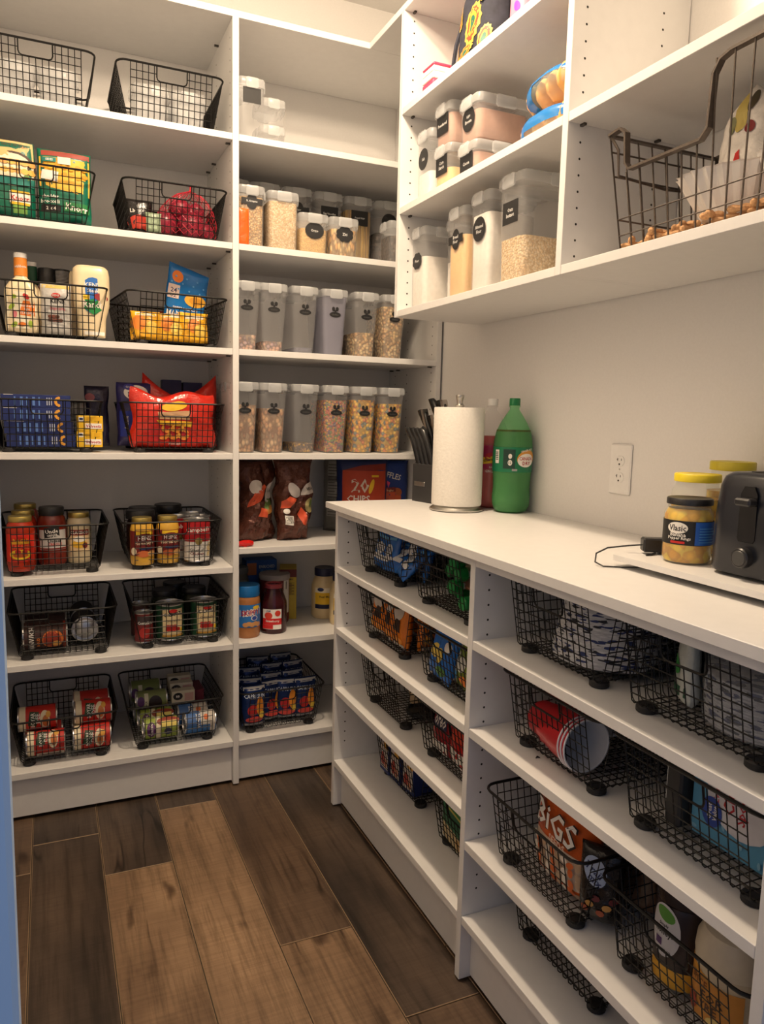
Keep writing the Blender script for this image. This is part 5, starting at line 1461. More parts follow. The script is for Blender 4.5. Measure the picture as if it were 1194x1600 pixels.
def olv2(p):
    p.ell(-0.006, 0.040, 0.026, 0.022, C(40, 30, 36)); p.ell(0.002, 0.086, 0.018, 0.012, C(80, 40, 100)); p.rect(-0.02, 0.062, 0.03, 0.075, C(210, 206, 180), 8, 1); p.text('BLACK', -0.01, 0.07, 0.008, BLACK, 0.03)
lying('topmost green can with a dark oval at the back of the bottom right basket', -0.262, 0.250, z + 0.108, 0.036, 0.100, C(110, 124, 66), olv2, 'green olive cans')
lying('green can stacked below the dark-oval can', -0.250, 0.175, z + 0.102, 0.030, 0.100, C(120, 130, 80), olv2, 'green olive cans')
def tuna(p):
    p.rect(-0.09, 0.0, 0.0, 0.10, C(60, 120, 190), 16, 2); p.rect(0.0, 0.052, 0.06, 0.098, C(70, 110, 170), 10, 2); p.text('WHITE', 0.016, 0.060, 0.013, WHITE, 0.05); p.ell(0.026, 0.034, 0.010, 0.008, C(230, 120, 60)); p.rect(-0.03, 0.006, 0.05, 0.022, C(214, 204, 190), 10, 1)
lying('front blue and white can lying at the right of the bottom basket', -0.106, 0.085, z + 0.036, 0.035, 0.104, C(210, 206, 198), tuna, 'blue and white cans')
lying('second blue and white can lying behind the front one', -0.118, 0.160, z + 0.036, 0.035, 0.104, C(210, 206, 198), tuna, 'blue and white cans')
for i, (y, dz) in enumerate(((0.175, 0.086), (0.215, 0.100), (0.255, 0.112))):
    t, s = carton('snack_box', ('front', 'middle', 'back')[i] + ' pale box with a black oval in a row of three', 0.078, 0.034, 0.044, (-0.146, y, z + dz - 0.008), C(206, 198, 176), group='pale boxes with black ovals')
    p = Print(face(0.017)); p.ell(-0.018, 0.026, 0.016, 0.013, BLACK); p.text('BB', -0.018, 0.026, 0.008, WHITE); p.rect(0.004, 0.008, 0.034, 0.036, C(190, 150, 140), 2, 2); p.build('print', t)
t, s = carton('snack_box', 'dark red box at the right back of the bottom right basket', 0.044, 0.10, 0.100, (-0.088, 0.26, z), C(110, 30, 46))

# ================================================================== corner bay
# juice pouches
JF = foil('juice_foil', srgb(30, 52, 104), 0.2, 0.35, strength=0.3)
def juice(label, x, y, zz, rz=0, lean=0.0):
    t, s = bag('juice_pouch', label, 0.082, 0.142, 0.040, (x, y, zz), JF, rot=(lean, 0, rz), crumple=0.004, seed=x * 31 + y * 17, group='juice pouches', nu=12, nv=14)
    p = Print(s); p.rect(-0.038, 0.128, 0.038, 0.140, C(190, 190, 190), 4, 1); p.text('CAPRI SUN', 0.0, 0.108, 0.015, C(206, 216, 230), 0.072, -0.04); p.ell(-0.008, 0.058, 0.018, 0.020, C(180, 36, 36)); p.ell(0.018, 0.070, 0.013, 0.034, C(224, 140, 40)); p.ell(-0.002, 0.026, 0.030, 0.010, C(206, 70, 60)); p.ell(0.024, 0.040, 0.010, 0.012, C(232, 196, 70)); p.rect(-0.036, 0.004, 0.036, 0.014, C(180, 180, 184), 4, 1); p.build('print', t)
for i, (x, y, rz) in enumerate(((0.078, 0.078, 0.05), (0.150, 0.112, 0.25), (0.205, 0.105, -0.1), (0.270, 0.098, 0.05))):
    juice(('leftmost', 'second', 'third', 'rightmost')[i] + ' juice pouch in the front row of the corner basket', x, y, ZS['s8'] + BB, rz)
for i, (x, y) in enumerate(((0.085, 0.150), (0.165, 0.165), (0.245, 0.160), (0.100, 0.225), (0.190, 0.235), (0.265, 0.225), (0.150, 0.300), (0.240, 0.300))):
    juice('juice pouch %s of the corner basket' % ('left in the second row', 'middle in the second row', 'right in the second row', 'left in the third row', 'middle in the third row', 'right in the third row', 'left at the very back', 'right at the very back')[i], x, y, ZS['s8'] + BB + 0.004 * i, 0.15 * ((i % 3) - 1), -0.05)

# spreads
z = ZS['s7']
t, s = jar('peanut_butter_jar', 'peanut butter jar with a blue lid next to the upright', 'jar', 0.0430, 0.178, (0.058, 0.085, z), flat('peanut_butter', srgb(176, 116, 66), 0.25), C(24, 104, 170, 0.35), 0.034, 0.041, 0.9, 0.08)
p = Print(cyl(0.0432)); p.rect(-0.06, 0.038, 0.062, 0.116, C(40, 116, 190), 18, 3); p.poly([(-0.036, 0.074), (0.040, 0.080), (0.040, 0.104), (-0.036, 0.098)], WHITE, 6); p.text('SKIPPY', 0.002, 0.089, 0.018, C(190, 30, 40), 0.066, 0.06); p.ell(0.022, 0.106, 0.014, 0.006, YEL); p.ell(0.014, 0.070, 0.012, 0.009, WHITE); p.ell(0.014, 0.070, 0.009, 0.007, C(50, 80, 170))
for i in range(5): p.ell(-0.016 + 0.011 * i, 0.048 + 0.003 * (i % 2), 0.010, 0.008, C(206, 150, 90), 10, 2)
p.build('label', t)
JAMB = flat('dark_jam', srgb(58, 18, 24), 0.12, bscale=30, vary=0.2)
t, s = jar('jam_jar', 'tall dark strawberry jam jar with a clear red rim', 'jar', 0.0465, 0.170, (0.156, 0.108, z), JAMB, None, waist=[(0.044, 0), (0.0455, 0.003), (0.0465, 0.012), (0.0465, 0.096), (0.045, 0.108), (0.031, 0.148), (0.028, 0.154), (0.029, 0.158), (0.029, 0.166)])
MB().lathe([(0.0305, 0.156), (0.0305, 0.168), (0.027, 0.171), (0.023, 0.166), (0.0, 0.165)], 28, cap0=False, cap1=False).build('lid', flat('red_rim', srgb(150, 60, 66), 0.2), t)
p = Print(cyl(0.0467)); p.rect(-0.052, 0.018, 0.016, 0.088, WHITE, 12, 3); p.rect(-0.052, 0.034, 0.016, 0.056, C(206, 32, 34), 10, 1); p.text('Strawberry', -0.016, 0.046, 0.010, WHITE, 0.05); p.ell(-0.030, 0.066, 0.014, 0.012, C(210, 60, 40)); p.ell(0.002, 0.074, 0.010, 0.010, C(214, 60, 40)); p.text('JAM', -0.030, 0.082, 0.008, NAVY, 0.03); p.rect(-0.052, 0.020, -0.014, 0.034, C(196, 30, 34), 6, 1); p.build('label', t)
t, s = jar('coffee_can', 'dark red coffee can with a pale plastic lid behind the jam', 'can', 0.054, 0.180, (0.192, 0.225, z), C(110, 28, 30), C(170, 160, 154), 0.016, 0.0555, 0.99, 0.02)
p = Print(cyl(0.0542)); p.rect(0.020, 0.040, 0.052, 0.160, C(216, 210, 200), 6, 3); p.rect(0.030, 0.128, 0.034, 0.156, BLACK, 1, 2); p.build('label', t)
t, s = carton('mix_box', 'yellow box with a dark red top standing behind the coffee can', 0.062, 0.10, 0.188, (0.262, 0.285, z), C(206, 178, 60), rz=-0.3)
p = Print(face(0.05)); p.rect(-0.031, 0.158, 0.031, 0.187, C(110, 40, 32), 4, 1); p.text('CORN MIX', 0.0, 0.150, 0.006, BROWN, 0.05); p.rect(-0.026, 0.090, 0.024, 0.140, C(186, 160, 50), 2, 2)
for i in range(8): p.rect(-0.024, 0.094 + 0.0055 * i, 0.022 - 0.008 * (i % 2), 0.096 + 0.0055 * i, BROWN, 2, 1)
p.build('print', t)
t, s = carton('flour_carton', 'blue carton with white lettering behind the peanut butter', 0.115, 0.07, 0.215, (0.165, 0.335, z), C(34, 82, 150))
p = Print(face(0.035)); p.rect(-0.055, 0.160, -0.02, 0.205, C(190, 110, 60), 2, 2); p.text('ENRICHED', 0.020, 0.190, 0.012, C(200, 200, 190), 0.06); p.text('SPAGHETTI', 0.020, 0.175, 0.008, SKY, 0.05); p.build('print', t)
t, s = jar('spice_jar', 'dark brown jar with a grey lid at the back left of the spreads', 'jar', 0.032, 0.160, (0.060, 0.215, z), C(70, 40, 32), C(150, 146, 140), 0.02, 0.030)
t = jar('glass_jar', 'low pale jar lid showing above the peanut butter', 'jar', 0.040, 0.196, (0.075, 0.300, z), C(120, 116, 104), C(120, 122, 118), 0.02, 0.038)
for i, (x, y, lb) in enumerate(((0.388, 0.235, 'full mayonnaise jar with a navy lid'), (0.420, 0.126, 'second mayonnaise jar mostly hidden by the low unit'))):
    t, s = jar('mayonnaise_jar', lb, 'jar', 0.048, 0.188, (x, y, z), flat('mayonnaise', srgb(228, 206, 160), 0.3, vary=0.03), flat('navy_lid', srgb(30, 36, 70), 0.4), 0.026, 0.037, 0.72, 0.22, group='mayonnaise jars')
    p = Print(cyl(0.0482)); p.rect(-0.052, 0.044, 0.052, 0.116, C(236, 190, 40), 16, 3); p.rect(-0.052, 0.040, 0.052, 0.056, C(28, 34, 70), 16, 1); p.rect(-0.052, 0.100, 0.052, 0.118, C(240, 232, 210), 16, 1); p.ell(-0.030, 0.112, 0.012, 0.007, NAVY); p.rect(0.004, 0.100, 0.040, 0.108, NAVY, 6, 1); p.text('Real Mayo', -0.010, 0.084, 0.011, C(120, 100, 30), 0.06); p.build('label', t)

# crisps and tortilla chip bags
z = ZS['c6']
CH = foil('brown_bag', srgb(92, 52, 40), 0.18, 0.35, bs=26, strength=1.0)
for i, (x, y, w_, lb, sd) in enumerate(((0.098, 0.145, 0.150, 'left crumpled brown chip bag with orange patches', 5.5), (0.228, 0.130, 0.140, 'right crumpled brown chip bag with a white barcode', 8.3))):
    t, s = bag('chip_bag', lb, w_, 0.280, 0.10, (x, y, z), CH, 0.25 - 0.15 * i, crumple=0.020, seed=sd, nu=26, nv=36, top=0.35, smooth=16, gus=0.25, fq=20, sil=(lambda q: 0.86 + 0.16 * math.sin(q * 7 + 1.2) * (0.4 + 0.6 * q) + 0.06 * math.sin(q * 17)) if i == 0 else (lambda q: 0.70 + 0.30 * math.sin(min(1, q * 1.25) * PI * 0.62) + 0.06 * math.sin(q * 13 + 1)))
    p = Print(s, 0.0030)
    if i == 0:
        p.ell(-0.030, 0.190, 0.030, 0.022, C(216, 206, 196), 18, 3, 0.4); p.poly([(-0.06, 0.12), (-0.01, 0.14), (0.02, 0.19), (0.012, 0.198), (-0.04, 0.17)], C(214, 84, 44)); p.poly([(0.010, 0.13), (0.060, 0.15), (0.062, 0.21), (0.03, 0.19)], C(206, 196, 188)); p.ell(0.030, 0.130, 0.026, 0.017, C(96, 120, 60), 16, 3, 0.4); p.ell(0.034, 0.112, 0.028, 0.012, C(190, 130, 60), 16, 3, 0.3); p.poly([(-0.02, 0.09), (0.02, 0.085), (0.015, 0.115), (-0.01, 0.12)], C(222, 92, 52)); p.text('10', 0.046, 0.175, 0.016, BLACK)
    else:
        p.ell(-0.016, 0.178, 0.030, 0.018, C(220, 212, 206), 18, 3, -0.9); p.poly([(0.010, 0.16), (0.060, 0.165), (0.062, 0.205), (0.03, 0.20), (0.012, 0.18)], C(212, 204, 196)); p.poly([(-0.060, 0.115), (-0.028, 0.118), (-0.006, 0.148), (-0.030, 0.158), (-0.056, 0.140)], C(226, 92, 56)); p.poly([(0.0, 0.095), (0.02, 0.06), (0.046, 0.05), (0.030, 0.10), (0.01, 0.12)], C(216, 84, 48)); p.ell(0.044, 0.125, 0.018, 0.026, C(150, 140, 90), 16, 3); p.ell(0.050, 0.130, 0.010, 0.014, C(90, 120, 60))
        p.poly([(-0.052, 0.060), (-0.018, 0.056), (-0.014, 0.088), (-0.048, 0.092)], WHITE)
        for q in range(6): p.rect(-0.046 + q * 0.005, 0.064, -0.0435 + q * 0.005, 0.086, BLACK, 1, 2)
        p.ell(-0.042, 0.106, 0.011, 0.009, WHITE); p.text('VIDA', 0.042, 0.182, 0.010, BLACK, 0.03)
    p.build('print', t)
t = thing('bag_clip', 'glossy red bag clip lying by the upright', 'clip', (0.040, 0.030, z), 0.1)
q = MB(); q.tube([(-0.026, 0, 0.010), (-0.012, -0.002, 0.012), (0.010, -0.002, 0.012), (0.022, 0, 0.010)], [0.008, 0.010, 0.010, 0.008], 10); q.build('jaw', C(206, 30, 24, 0.2), t)
MB().tube([(-0.004, -0.006, 0.010), (-0.004, 0.006, 0.010)], 0.0112, 10).build('hinge', C(206, 30, 24, 0.2), t)
t, s = bag('tortilla_chip_bag', 'orange-red tortilla chip bag behind the counter end', 0.190, 0.275, 0.09, (0.520, 0.210, z), foil('navy_chip_film', srgb(34, 48, 100), 0.3), -0.35, crumple=0.003, seed=2.2, nu=20, nv=24, top=0.3)
p = Print(s, 0.001); p.rect(-0.072, 0.06, 0.088, 0.235, C(190, 66, 34), 12, 8); p.poly([(-0.072, 0.235), (0.088, 0.235), (0.088, 0.262), (0.0, 0.255)], C(140, 44, 30), 5); p.text('20', -0.006, 0.180, 0.052, C(226, 214, 196), 0.09); p.text('CHIPS', -0.012, 0.132, 0.026, WHITE, 0.085); p.rect(0.036, 0.212, 0.062, 0.220, YEL, 2, 1); p.text('BITE SIZED', -0.01, 0.100, 0.010, C(226, 150, 60), 0.08); p.ell(0.036, 0.178, 0.008, 0.028, YEL, 14, 2, -0.25); p.build('print', t)
t, s = bag('chip_bag', 'grey back of a chip bag with printed columns beside the tortilla bag', 0.110, 0.285, 0.06, (0.445, 0.265, z), foil('grey_film', srgb(112, 110, 106), 0.35), -0.75, crumple=0.005, seed=7.1)
p = Print(s, 0.001)
for i in range(3): p.rect(-0.03, 0.06 + i * 0.075, 0.03, 0.115 + i * 0.075, C(146, 144, 138), 3, 3)
for i in range(18): p.rect(-0.026, 0.064 + i * 0.011, 0.024 - 0.01 * (i % 3), 0.067 + i * 0.011, C(80, 78, 76), 2, 1)
p.build('print', t)
t, s = bag('snack_bag', 'blue snack bag with a red picture next to the knife block', 0.150, 0.270, 0.08, (0.630, 0.215, z), foil('royal_film', srgb(30, 62, 140), 0.3), -0.2, crumple=0.006, seed=3.9, nu=18, nv=24, top=0.3)
p = Print(s, 0.001); p.text('RUFFLES', 0.0, 0.218, 0.022, WHITE, 0.085, -0.25); p.poly([(-0.016, 0.20), (0.0, 0.19), (-0.006, 0.17)], C(220, 70, 110), 2)
for i in range(16): p.ell(-0.034 + 0.022 * (i % 4), 0.090 + 0.022 * (i // 4), 0.017, 0.013, C(176 + 10 * (i % 3), 66 + 8 * (i % 4), 50), 10, 2, i)
p.rect(-0.022, 0.155, 0.022, 0.172, C(120, 40, 40), 3, 1); p.text('bugles', 0.0, 0.160, 0.010, C(220, 190, 150), 0.04); p.text('chips', 0.006, 0.082, 0.012, BLACK, 0.04); p.build('print', t)
# ================================================================== low unit, upper left bay
rnd = random.Random(21)
XB = 0.478
def packs(name, labels, cat, spots, w_, h_, th, mats, prt, grp, crumple=0.004):
    for i, ((x, y, zz, rot), lb) in enumerate(zip(spots, labels)):
        t, s = bag(name, lb, w_, h_, th, (x, y, zz), mats[i % len(mats)], rot=rot, crumple=crumple, seed=3.7 * i + w_ * 90, nu=12, nv=14, gus=0.25, top=0.5, group=grp, cat=cat)
        p = Print(s, 0.0012); prt(p, i); p.build('print', t)
SB = foil('snack_blue', srgb(36, 104, 190), 0.22, strength=0.3)
def p_snack(p, i):
    p.ell(0.0, 0.060, 0.022, 0.018, C(222, 226, 230)); p.rect(-0.026, 0.026, 0.026, 0.042, C(230, 232, 234), 4, 1); p.rect(-0.028, 0.090, 0.028, 0.098, C(110, 180, 230), 4, 1); p.text('RICE', 0, 0.060, 0.010, NAVY, 0.03)
z = B2 + BB
packs('snack_bar', ['blue snack bar standing at the far end of its basket', 'blue snack bar leaning in the middle of its basket', 'blue snack bar tipped over the others', 'blue and white snack bar lying flat at the front', 'white-sided snack bar at the near front corner', 'blue snack bar lying across the back of its basket', 'blue snack bar upright behind the tipped one', 'blue snack bar wedged at the near end', 'blue snack bar flat on the basket floor'], 'snack bar',
      [(0.350, -0.362, z, (-0.15, 0.1, R_ + 0.1)), (0.350, -0.425, z, (-0.25, -0.1, R_)), (0.385, -0.500, z + 0.035, (-0.2, 0.5, R_ - 0.2)), (0.335, -0.470, z + 0.010, (-0.9, 0.0, R_ + 0.2)), (0.332, -0.535, z + 0.008, (-0.75, 0.15, R_ - 0.2)), (0.45, -0.44, z + 0.02, (-0.4, 0.3, R_)), (0.41, -0.46, z, (-0.1, -0.2, R_ + 0.3)), (0.40, -0.545, z, (-0.2, 0.1, R_ - 0.4)), (0.46, -0.37, z + 0.010, (-0.8, 0, R_ + 0.5))],
      0.078, 0.112, 0.026, [SB], p_snack, 'blue snack bars')
GP = [foil('pouch_cream', srgb(206, 184, 150), 0.3), foil('pouch_brown', srgb(150, 104, 80), 0.3), foil('pouch_green', srgb(130, 160, 110), 0.3)]
def p_pouch(p, i):
    p.rect(-0.030, 0.020, 0.030, 0.050, (C(190, 60, 50), C(40, 120, 70), C(226, 220, 200))[i % 3], 4, 2); p.ell(0.0, 0.072, 0.018, 0.014, (C(120, 150, 60), C(222, 214, 190), C(190, 90, 50))[i % 3])
sp = [(0.478, -0.885, z + 0.008, 0.10), (0.478, -0.845, z + 0.036, 0.0), (0.488, -0.865, z + 0.066, -0.1), (0.483, -0.815, z + 0.090, 0.15), (0.520, -0.790, z + 0.012, 0.1), (0.520, -0.770, z + 0.055, -0.1)]
lbs = ['lowest fruit pouch with a green cap at the front of its basket', 'second lowest fruit pouch with a green cap', 'fruit pouch with a green cap in the middle of the pile', 'topmost fruit pouch with a green cap', 'fruit pouch lying behind the front ones', 'fruit pouch on top at the back']
CAPM = None
for i, ((x, y, zz, a), lb) in enumerate(zip(sp, lbs)):
    t, s = bag('fruit_pouch', lb, 0.078, 0.125, 0.030, (x, y, zz + 0.012), GP[i % 3], rot=(PI / 2, 0.0, R_ + a), crumple=0.004, seed=i * 2.2, nu=10, nv=14, group='fruit pouches with green caps')
    p = Print(s, 0.0012); p_pouch(p, i); p.build('print', t)
    MB().lathe([(0.008, 0.122), (0.008, 0.135)], 10).build('spout', WHITEP, t)
    MB().lathe([(0.0165, 0.133), (0.0175, 0.136), (0.0165, 0.158), (0.014, 0.161), (0.0, 0.161)], 14, cap1=False).build('cap', C(24, 140, 66, 0.3), t)

# orange cracker bags
z = B3 + BB
OR = foil('cracker_orange', srgb(226, 124, 34), 0.22, strength=0.35)
def p_crk(p, i):
    p.ell(0.0, 0.098, 0.028, 0.022, C(216, 206, 196)); p.poly([(-0.012, 0.05), (0.026, 0.045), (0.020, 0.078), (0.0, 0.082)], C(60, 36, 26)); p.ell(-0.020, 0.030, 0.014, 0.012, C(240, 170, 60)); p.ell(0.018, 0.022, 0.015, 0.010, C(236, 150, 50)); p.rect(-0.036, 0.002, 0.036, 0.012, C(220, 210, 200), 4, 1)
packs('cracker_bag', ['first orange cracker bag at the far end of its basket', 'second orange cracker bag from the far end', 'orange cracker bag with a white oval at the near front corner', 'orange cracker bag turned sideways at the near end', 'orange cracker bag lying behind the front row', 'rear orange cracker bag'], 'bag',
      [(0.345, -0.385, z, (-0.1, 0, R_ + 0.1)), (0.345, -0.455, z, (-0.15, 0.05, R_ - 0.1)), (0.340, -0.535, z, (-0.08, 0, R_ + 0.05)), (0.41, -0.590, z, (-0.1, 0, 0.0)), (0.43, -0.44, z, (-0.3, 0.1, R_)), (0.50, -0.54, z, (-0.2, 0, 0.1))],
      0.088, 0.132, 0.040, [OR], p_crk, 'orange cracker bags', 0.007)
MIX = [foil('mix_blue', srgb(40, 110, 200), 0.25), foil('mix_white', srgb(200, 196, 186), 0.25), foil('mix_lime', srgb(130, 150, 60), 0.25), foil('mix_navy', srgb(36, 40, 60), 0.25)]
def p_mix(p, i):
    p.ell(-0.01, 0.06, 0.020, 0.018, (C(226, 200, 90), C(200, 90, 50), C(220, 220, 210), C(150, 60, 70))[i % 4]); p.ell(0.016, 0.090, 0.016, 0.012, (WHITE, LIME, C(90, 110, 50), SKY)[i % 4]); p.ell(0.014, 0.028, 0.018, 0.012, (C(80, 130, 60), SKY, ORANGE, C(230, 220, 200))[i % 4])
packs('snack_bag', ['blue snack bag at the far end of the mixed basket', 'white snack bag beside the blue one in the mixed basket', 'lime green snack bag in the middle of the mixed basket', 'dark navy snack bag near the divider', 'second blue snack bag low at the front of the mixed basket', 'pale snack bag leaning at the back of the mixed basket', 'second green snack bag against the divider'], 'bag',
      [(0.335, -0.775, z, (-0.2, 0, R_ + 0.2)), (0.345, -0.835, z, (-0.1, 0, R_)), (0.340, -0.895, z, (-0.12, 0.1, R_)), (0.40, -0.950, z + 0.02, (-0.1, 0, R_ - 0.2)), (0.318, -0.815, z, (-0.2, 0.1, R_)), (0.42, -0.84, z + 0.02, (-0.2, 0, R_)), (0.335, -0.965, z, (-0.1, 0, R_))],
      0.082, 0.120, 0.034, MIX, p_mix, 'mixed snack bags', 0.006)

# paper cup and red snacks
z = B4 + BB
t = thing('paper_cup', 'tan paper cup standing alone in its basket', 'cup', (0.43, -0.485, z))
MB().lathe([(0.026, 0.0), (0.027, 0.003), (0.0385, 0.100), (0.0370, 0.100), (0.0255, 0.006), (0.0, 0.005)], 28, cap0=False, cap1=False).build('wall', C(214, 188, 150), t)
MB().tube([(0.0385 * math.cos(2 * PI * i / 28), 0.0385 * math.sin(2 * PI * i / 28), 0.1005) for i in range(28)], 0.0014, 6, closed=True).build('rolled_rim', C(222, 200, 166), t)
t = thing('strainer', 'flat black round strainer lying beside the paper cup', 'strainer', (0.40, -0.560, z))
MB().lathe([(0.040, 0.0), (0.044, 0.002), (0.044, 0.010), (0.040, 0.012), (0.036, 0.006), (0.0, 0.006)], 28, cap1=False).build('disc', BLACKP, t)
MB().tube([(0.04, 0.0, 0.007), (0.10, 0.02, 0.010)], 0.004, 8).build('handle', BLACKP, t)
RF = [foil('snack_red', srgb(196, 34, 30), 0.22), foil('snack_crimson', srgb(150, 26, 36), 0.22)]
def p_red(p, i):
    p.rect(-0.036, 0.002, 0.036, 0.034 + 0.008 * (i % 2), C(222, 216, 208), 4, 2); p.poly([(-0.03, 0.06), (0.034, 0.066), (0.030, 0.098), (-0.026, 0.092)], (C(30, 34, 70), C(206, 60, 30))[i % 2])
    if i % 2 == 0: p.text('oreo', 0.002, 0.080, 0.022, WHITE, 0.056)
packs('snack_bag', ['crimson snack bag with a navy patch at the far end of the red basket', 'bright red snack bag in the middle of the red basket', 'red and white snack bag against the divider', 'second red snack bag behind the navy-patched one', 'red snack bag lying at the back of the red basket'], 'bag',
      [(0.335, -0.805, z, (-0.1, 0, R_)), (0.335, -0.892, z, (-0.12, 0, R_ - 0.1)), (0.338, -0.966, z, (-0.1, 0, R_)), (0.40, -0.80, z, (-0.15, 0, R_ + 0.2)), (0.42, -0.90, z, (-0.15, 0, R_))],
      0.092, 0.132, 0.036, RF[::-1], p_red, 'red snack bags', 0.006)

# small boxes and carton on the lowest shelf
z = B5 + BB
for i, (y, lb) in enumerate(((-0.405, 'far blue picture box in its basket'), (-0.470, 'middle blue picture box in its basket'), (-0.545, 'near blue picture box with an orange and white side'))):
    t, s = carton('snack_box', lb, 0.062, 0.16, 0.150 - 0.004 * i, (0.440 + 0.004 * i, y, z), C(30, 48, 110), rz=R_ + 0.04 * i, group='blue picture boxes')
    p = Print(face(0.08)); p.rect(-0.026, 0.012, 0.026, 0.135, C(214, 206, 200), 2, 4); p.rect(-0.004, 0.076, 0.026, 0.135, C(232, 176, 70), 2, 2); p.ell(-0.008, 0.040, 0.014, 0.020, C(196, 70, 60)); p.ell(0.010, 0.030, 0.010, 0.014, C(220, 150, 120)); p.text('fruit', -0.015, 0.10, 0.010, C(70, 80, 150), 0.04, PI / 2); p.build('print', t)
t, s = carton('cracker_carton', 'green and cream carton standing in the last lower-left basket', 0.150, 0.06, 0.135, (0.385, -0.850, z), C(216, 196, 150), rz=R_ - 0.1)
p = Print(face(0.03)); p.rect(-0.075, 0.040, 0.075, 0.134, C(30, 104, 66), 6, 3); p.rect(-0.040, 0.092, 0.060, 0.126, C(44, 128, 60), 6, 2); p.rect(-0.040, 0.086, 0.060, 0.092, C(206, 196, 90), 6, 1); p.text('Carr', 0.006, 0.110, 0.020, C(120, 180, 100), 0.08); p.ell(0.030, 0.022, 0.022, 0.014, C(200, 160, 100)); p.build('print', t)
t, s = bag('snack_bag', 'dark brown bag leaning beside the green carton against the divider', 0.085, 0.125, 0.04, (0.380, -0.965, z), foil('dark_brown_film', srgb(60, 38, 30), 0.25), R_, crumple=0.006, seed=5.1)

# ================================================================== low unit, right bay
PLATE = cells('flecked_plate', [srgb(206, 206, 208), srgb(214, 214, 216), srgb(196, 196, 200), srgb(40, 56, 110), srgb(220, 220, 220), srgb(30, 32, 44), srgb(200, 200, 204), srgb(212, 212, 214)], 120, 0.6, 0.1, 0.001, (0.55, 0.55, 2.6), dark=0.85)
z = B2 + BB
t = thing('paper_plate_stack', 'tall stack of white paper bowls flecked navy and black', 'paper plates', (0.435, -1.272, z))
prof = []
for i in range(22):
    k = i / 21
    r_ = 0.112 - 0.022 * k
    prof += [(r_ - 0.0008, 0.002 + i * 0.0061), (r_, 0.0035 + i * 0.0061), (r_ - 0.0008, 0.0065 + i * 0.0061)]
MB().lathe(prof, 44).build('bowls', PLATE, t, smooth=50)
MB().lathe([(0.1125, 0.0), (0.1135, 0.001), (0.1125, 0.002)], 44).build('bottom_rim', BLACKP, t)
t = thing('paper_plate_stack', 'plastic-wrapped stack of flecked white paper plates at the right edge', 'paper plates', (0.450, -1.628, z))
prof = []
for i in range(18):
    prof += [(0.107, 0.002 + i * 0.0042), (0.108, 0.0035 + i * 0.0042), (0.107, 0.005 + i * 0.0042)]
MB().lathe(prof, 44).build('plates', PLATE, t, smooth=50)
MB().lathe([(0.1105, 0.001), (0.1110, 0.04), (0.1100, 0.080), (0.098, 0.120), (0.090, 0.124), (0.0, 0.124)], 44, cap0=False, cap1=False).build('wrap', clear('plate_wrap', (0.92, 0.94, 0.97), (0.5, 0.52, 0.55), 0.30, 0.12), t, smooth=60)
p = Print(cyl(0.1106)); p.ell(-0.02, 0.064, 0.012, 0.008, C(50, 90, 190)); p.rect(0.02, 0.094, 0.09, 0.118, C(90, 130, 190), 8, 2); p.build('sticker', t)
t, s = bag('napkin_pack', 'white and green napkin pack at the far end of the wrapped-plate basket', 0.085, 0.125, 0.035, (0.395, -1.500, z), foil('napkin_white', srgb(206, 210, 204), 0.3), R_ - 0.7, crumple=0.005, seed=1.1)
p = Print(s, 0.001); p.ell(0.0, 0.060, 0.020, 0.016, C(60, 150, 70)); p.rect(-0.04, 0.0, 0.04, 0.03, C(40, 90, 60), 4, 2); p.build('print', t)
t = thing('black_case', 'black case standing behind the napkin pack', 'case', (0.50, -1.500, z), R_)
MB().box(-0.03, 0.03, -0.08, 0.08, 0, 0.125, bev=0.006).build('case', BLACKP, t, smooth=0)

# red party cups in two nested rows
z = B3 + BB
CUPR = flat('cup_red', srgb(178, 22, 30), 0.3, vary=0.05)
CUPW = flat('cup_white', (0.72, 0.72, 0.74), 0.35, vary=0.03)
cup0 = None
def cup(label, loc, rot):
    global cup0, cupch
    if cup0 is None:
        t = thing('party_cup', label, 'cup', loc, 0, 'red party cups', rot)
        MB().lathe([(0.0, 0.004), (0.026, 0.003), (0.028, 0.0), (0.0305, 0.002), (0.036, 0.040), (0.0375, 0.041), (0.0405, 0.078), (0.042, 0.079), (0.0455, 0.118)], 32, cap0=False, cap1=False).build('outside', CUPR, t, smooth=40)
        MB().lathe([(0.0440, 0.1185), (0.0350, 0.040), (0.0290, 0.006), (0.0, 0.006)], 32, cap0=False, cap1=False).build('inside', CUPW, t, smooth=40)
        MB().tube([(0.0455 * math.cos(2 * PI * i / 32), 0.0455 * math.sin(2 * PI * i / 32), 0.1185) for i in range(32)], 0.0018, 6, closed=True).build('rolled_rim', CUPW, t)
        t.scale = (1.08, 1.08, 1.08)
        cup0 = t; cupch = kids(t)
        return t
    return dup(cup0, label, loc, rot=rot, ch=cupch)
YM = -1.335
for k in range(3):
    cup('red party cup %s behind the open mouth in the lower lying row' % ('', 'first', 'second', 'third', 'fourth', 'fifth')[k] if k else 'open red party cup whose white mouth faces the room', (0.340, YM + 0.127 + 0.009 * k, z + 0.052), (PI / 2, 0.0, -0.04))
for k in range(7):
    cup('red party cup, %s from the near end of the upper lying row of white rims' % ('first', 'second', 'third', 'fourth', 'fifth', 'sixth', 'last')[k], (0.420, YM + 0.150 + 0.0125 * k, z + 0.098), (PI / 2, 0.0, 0.0))
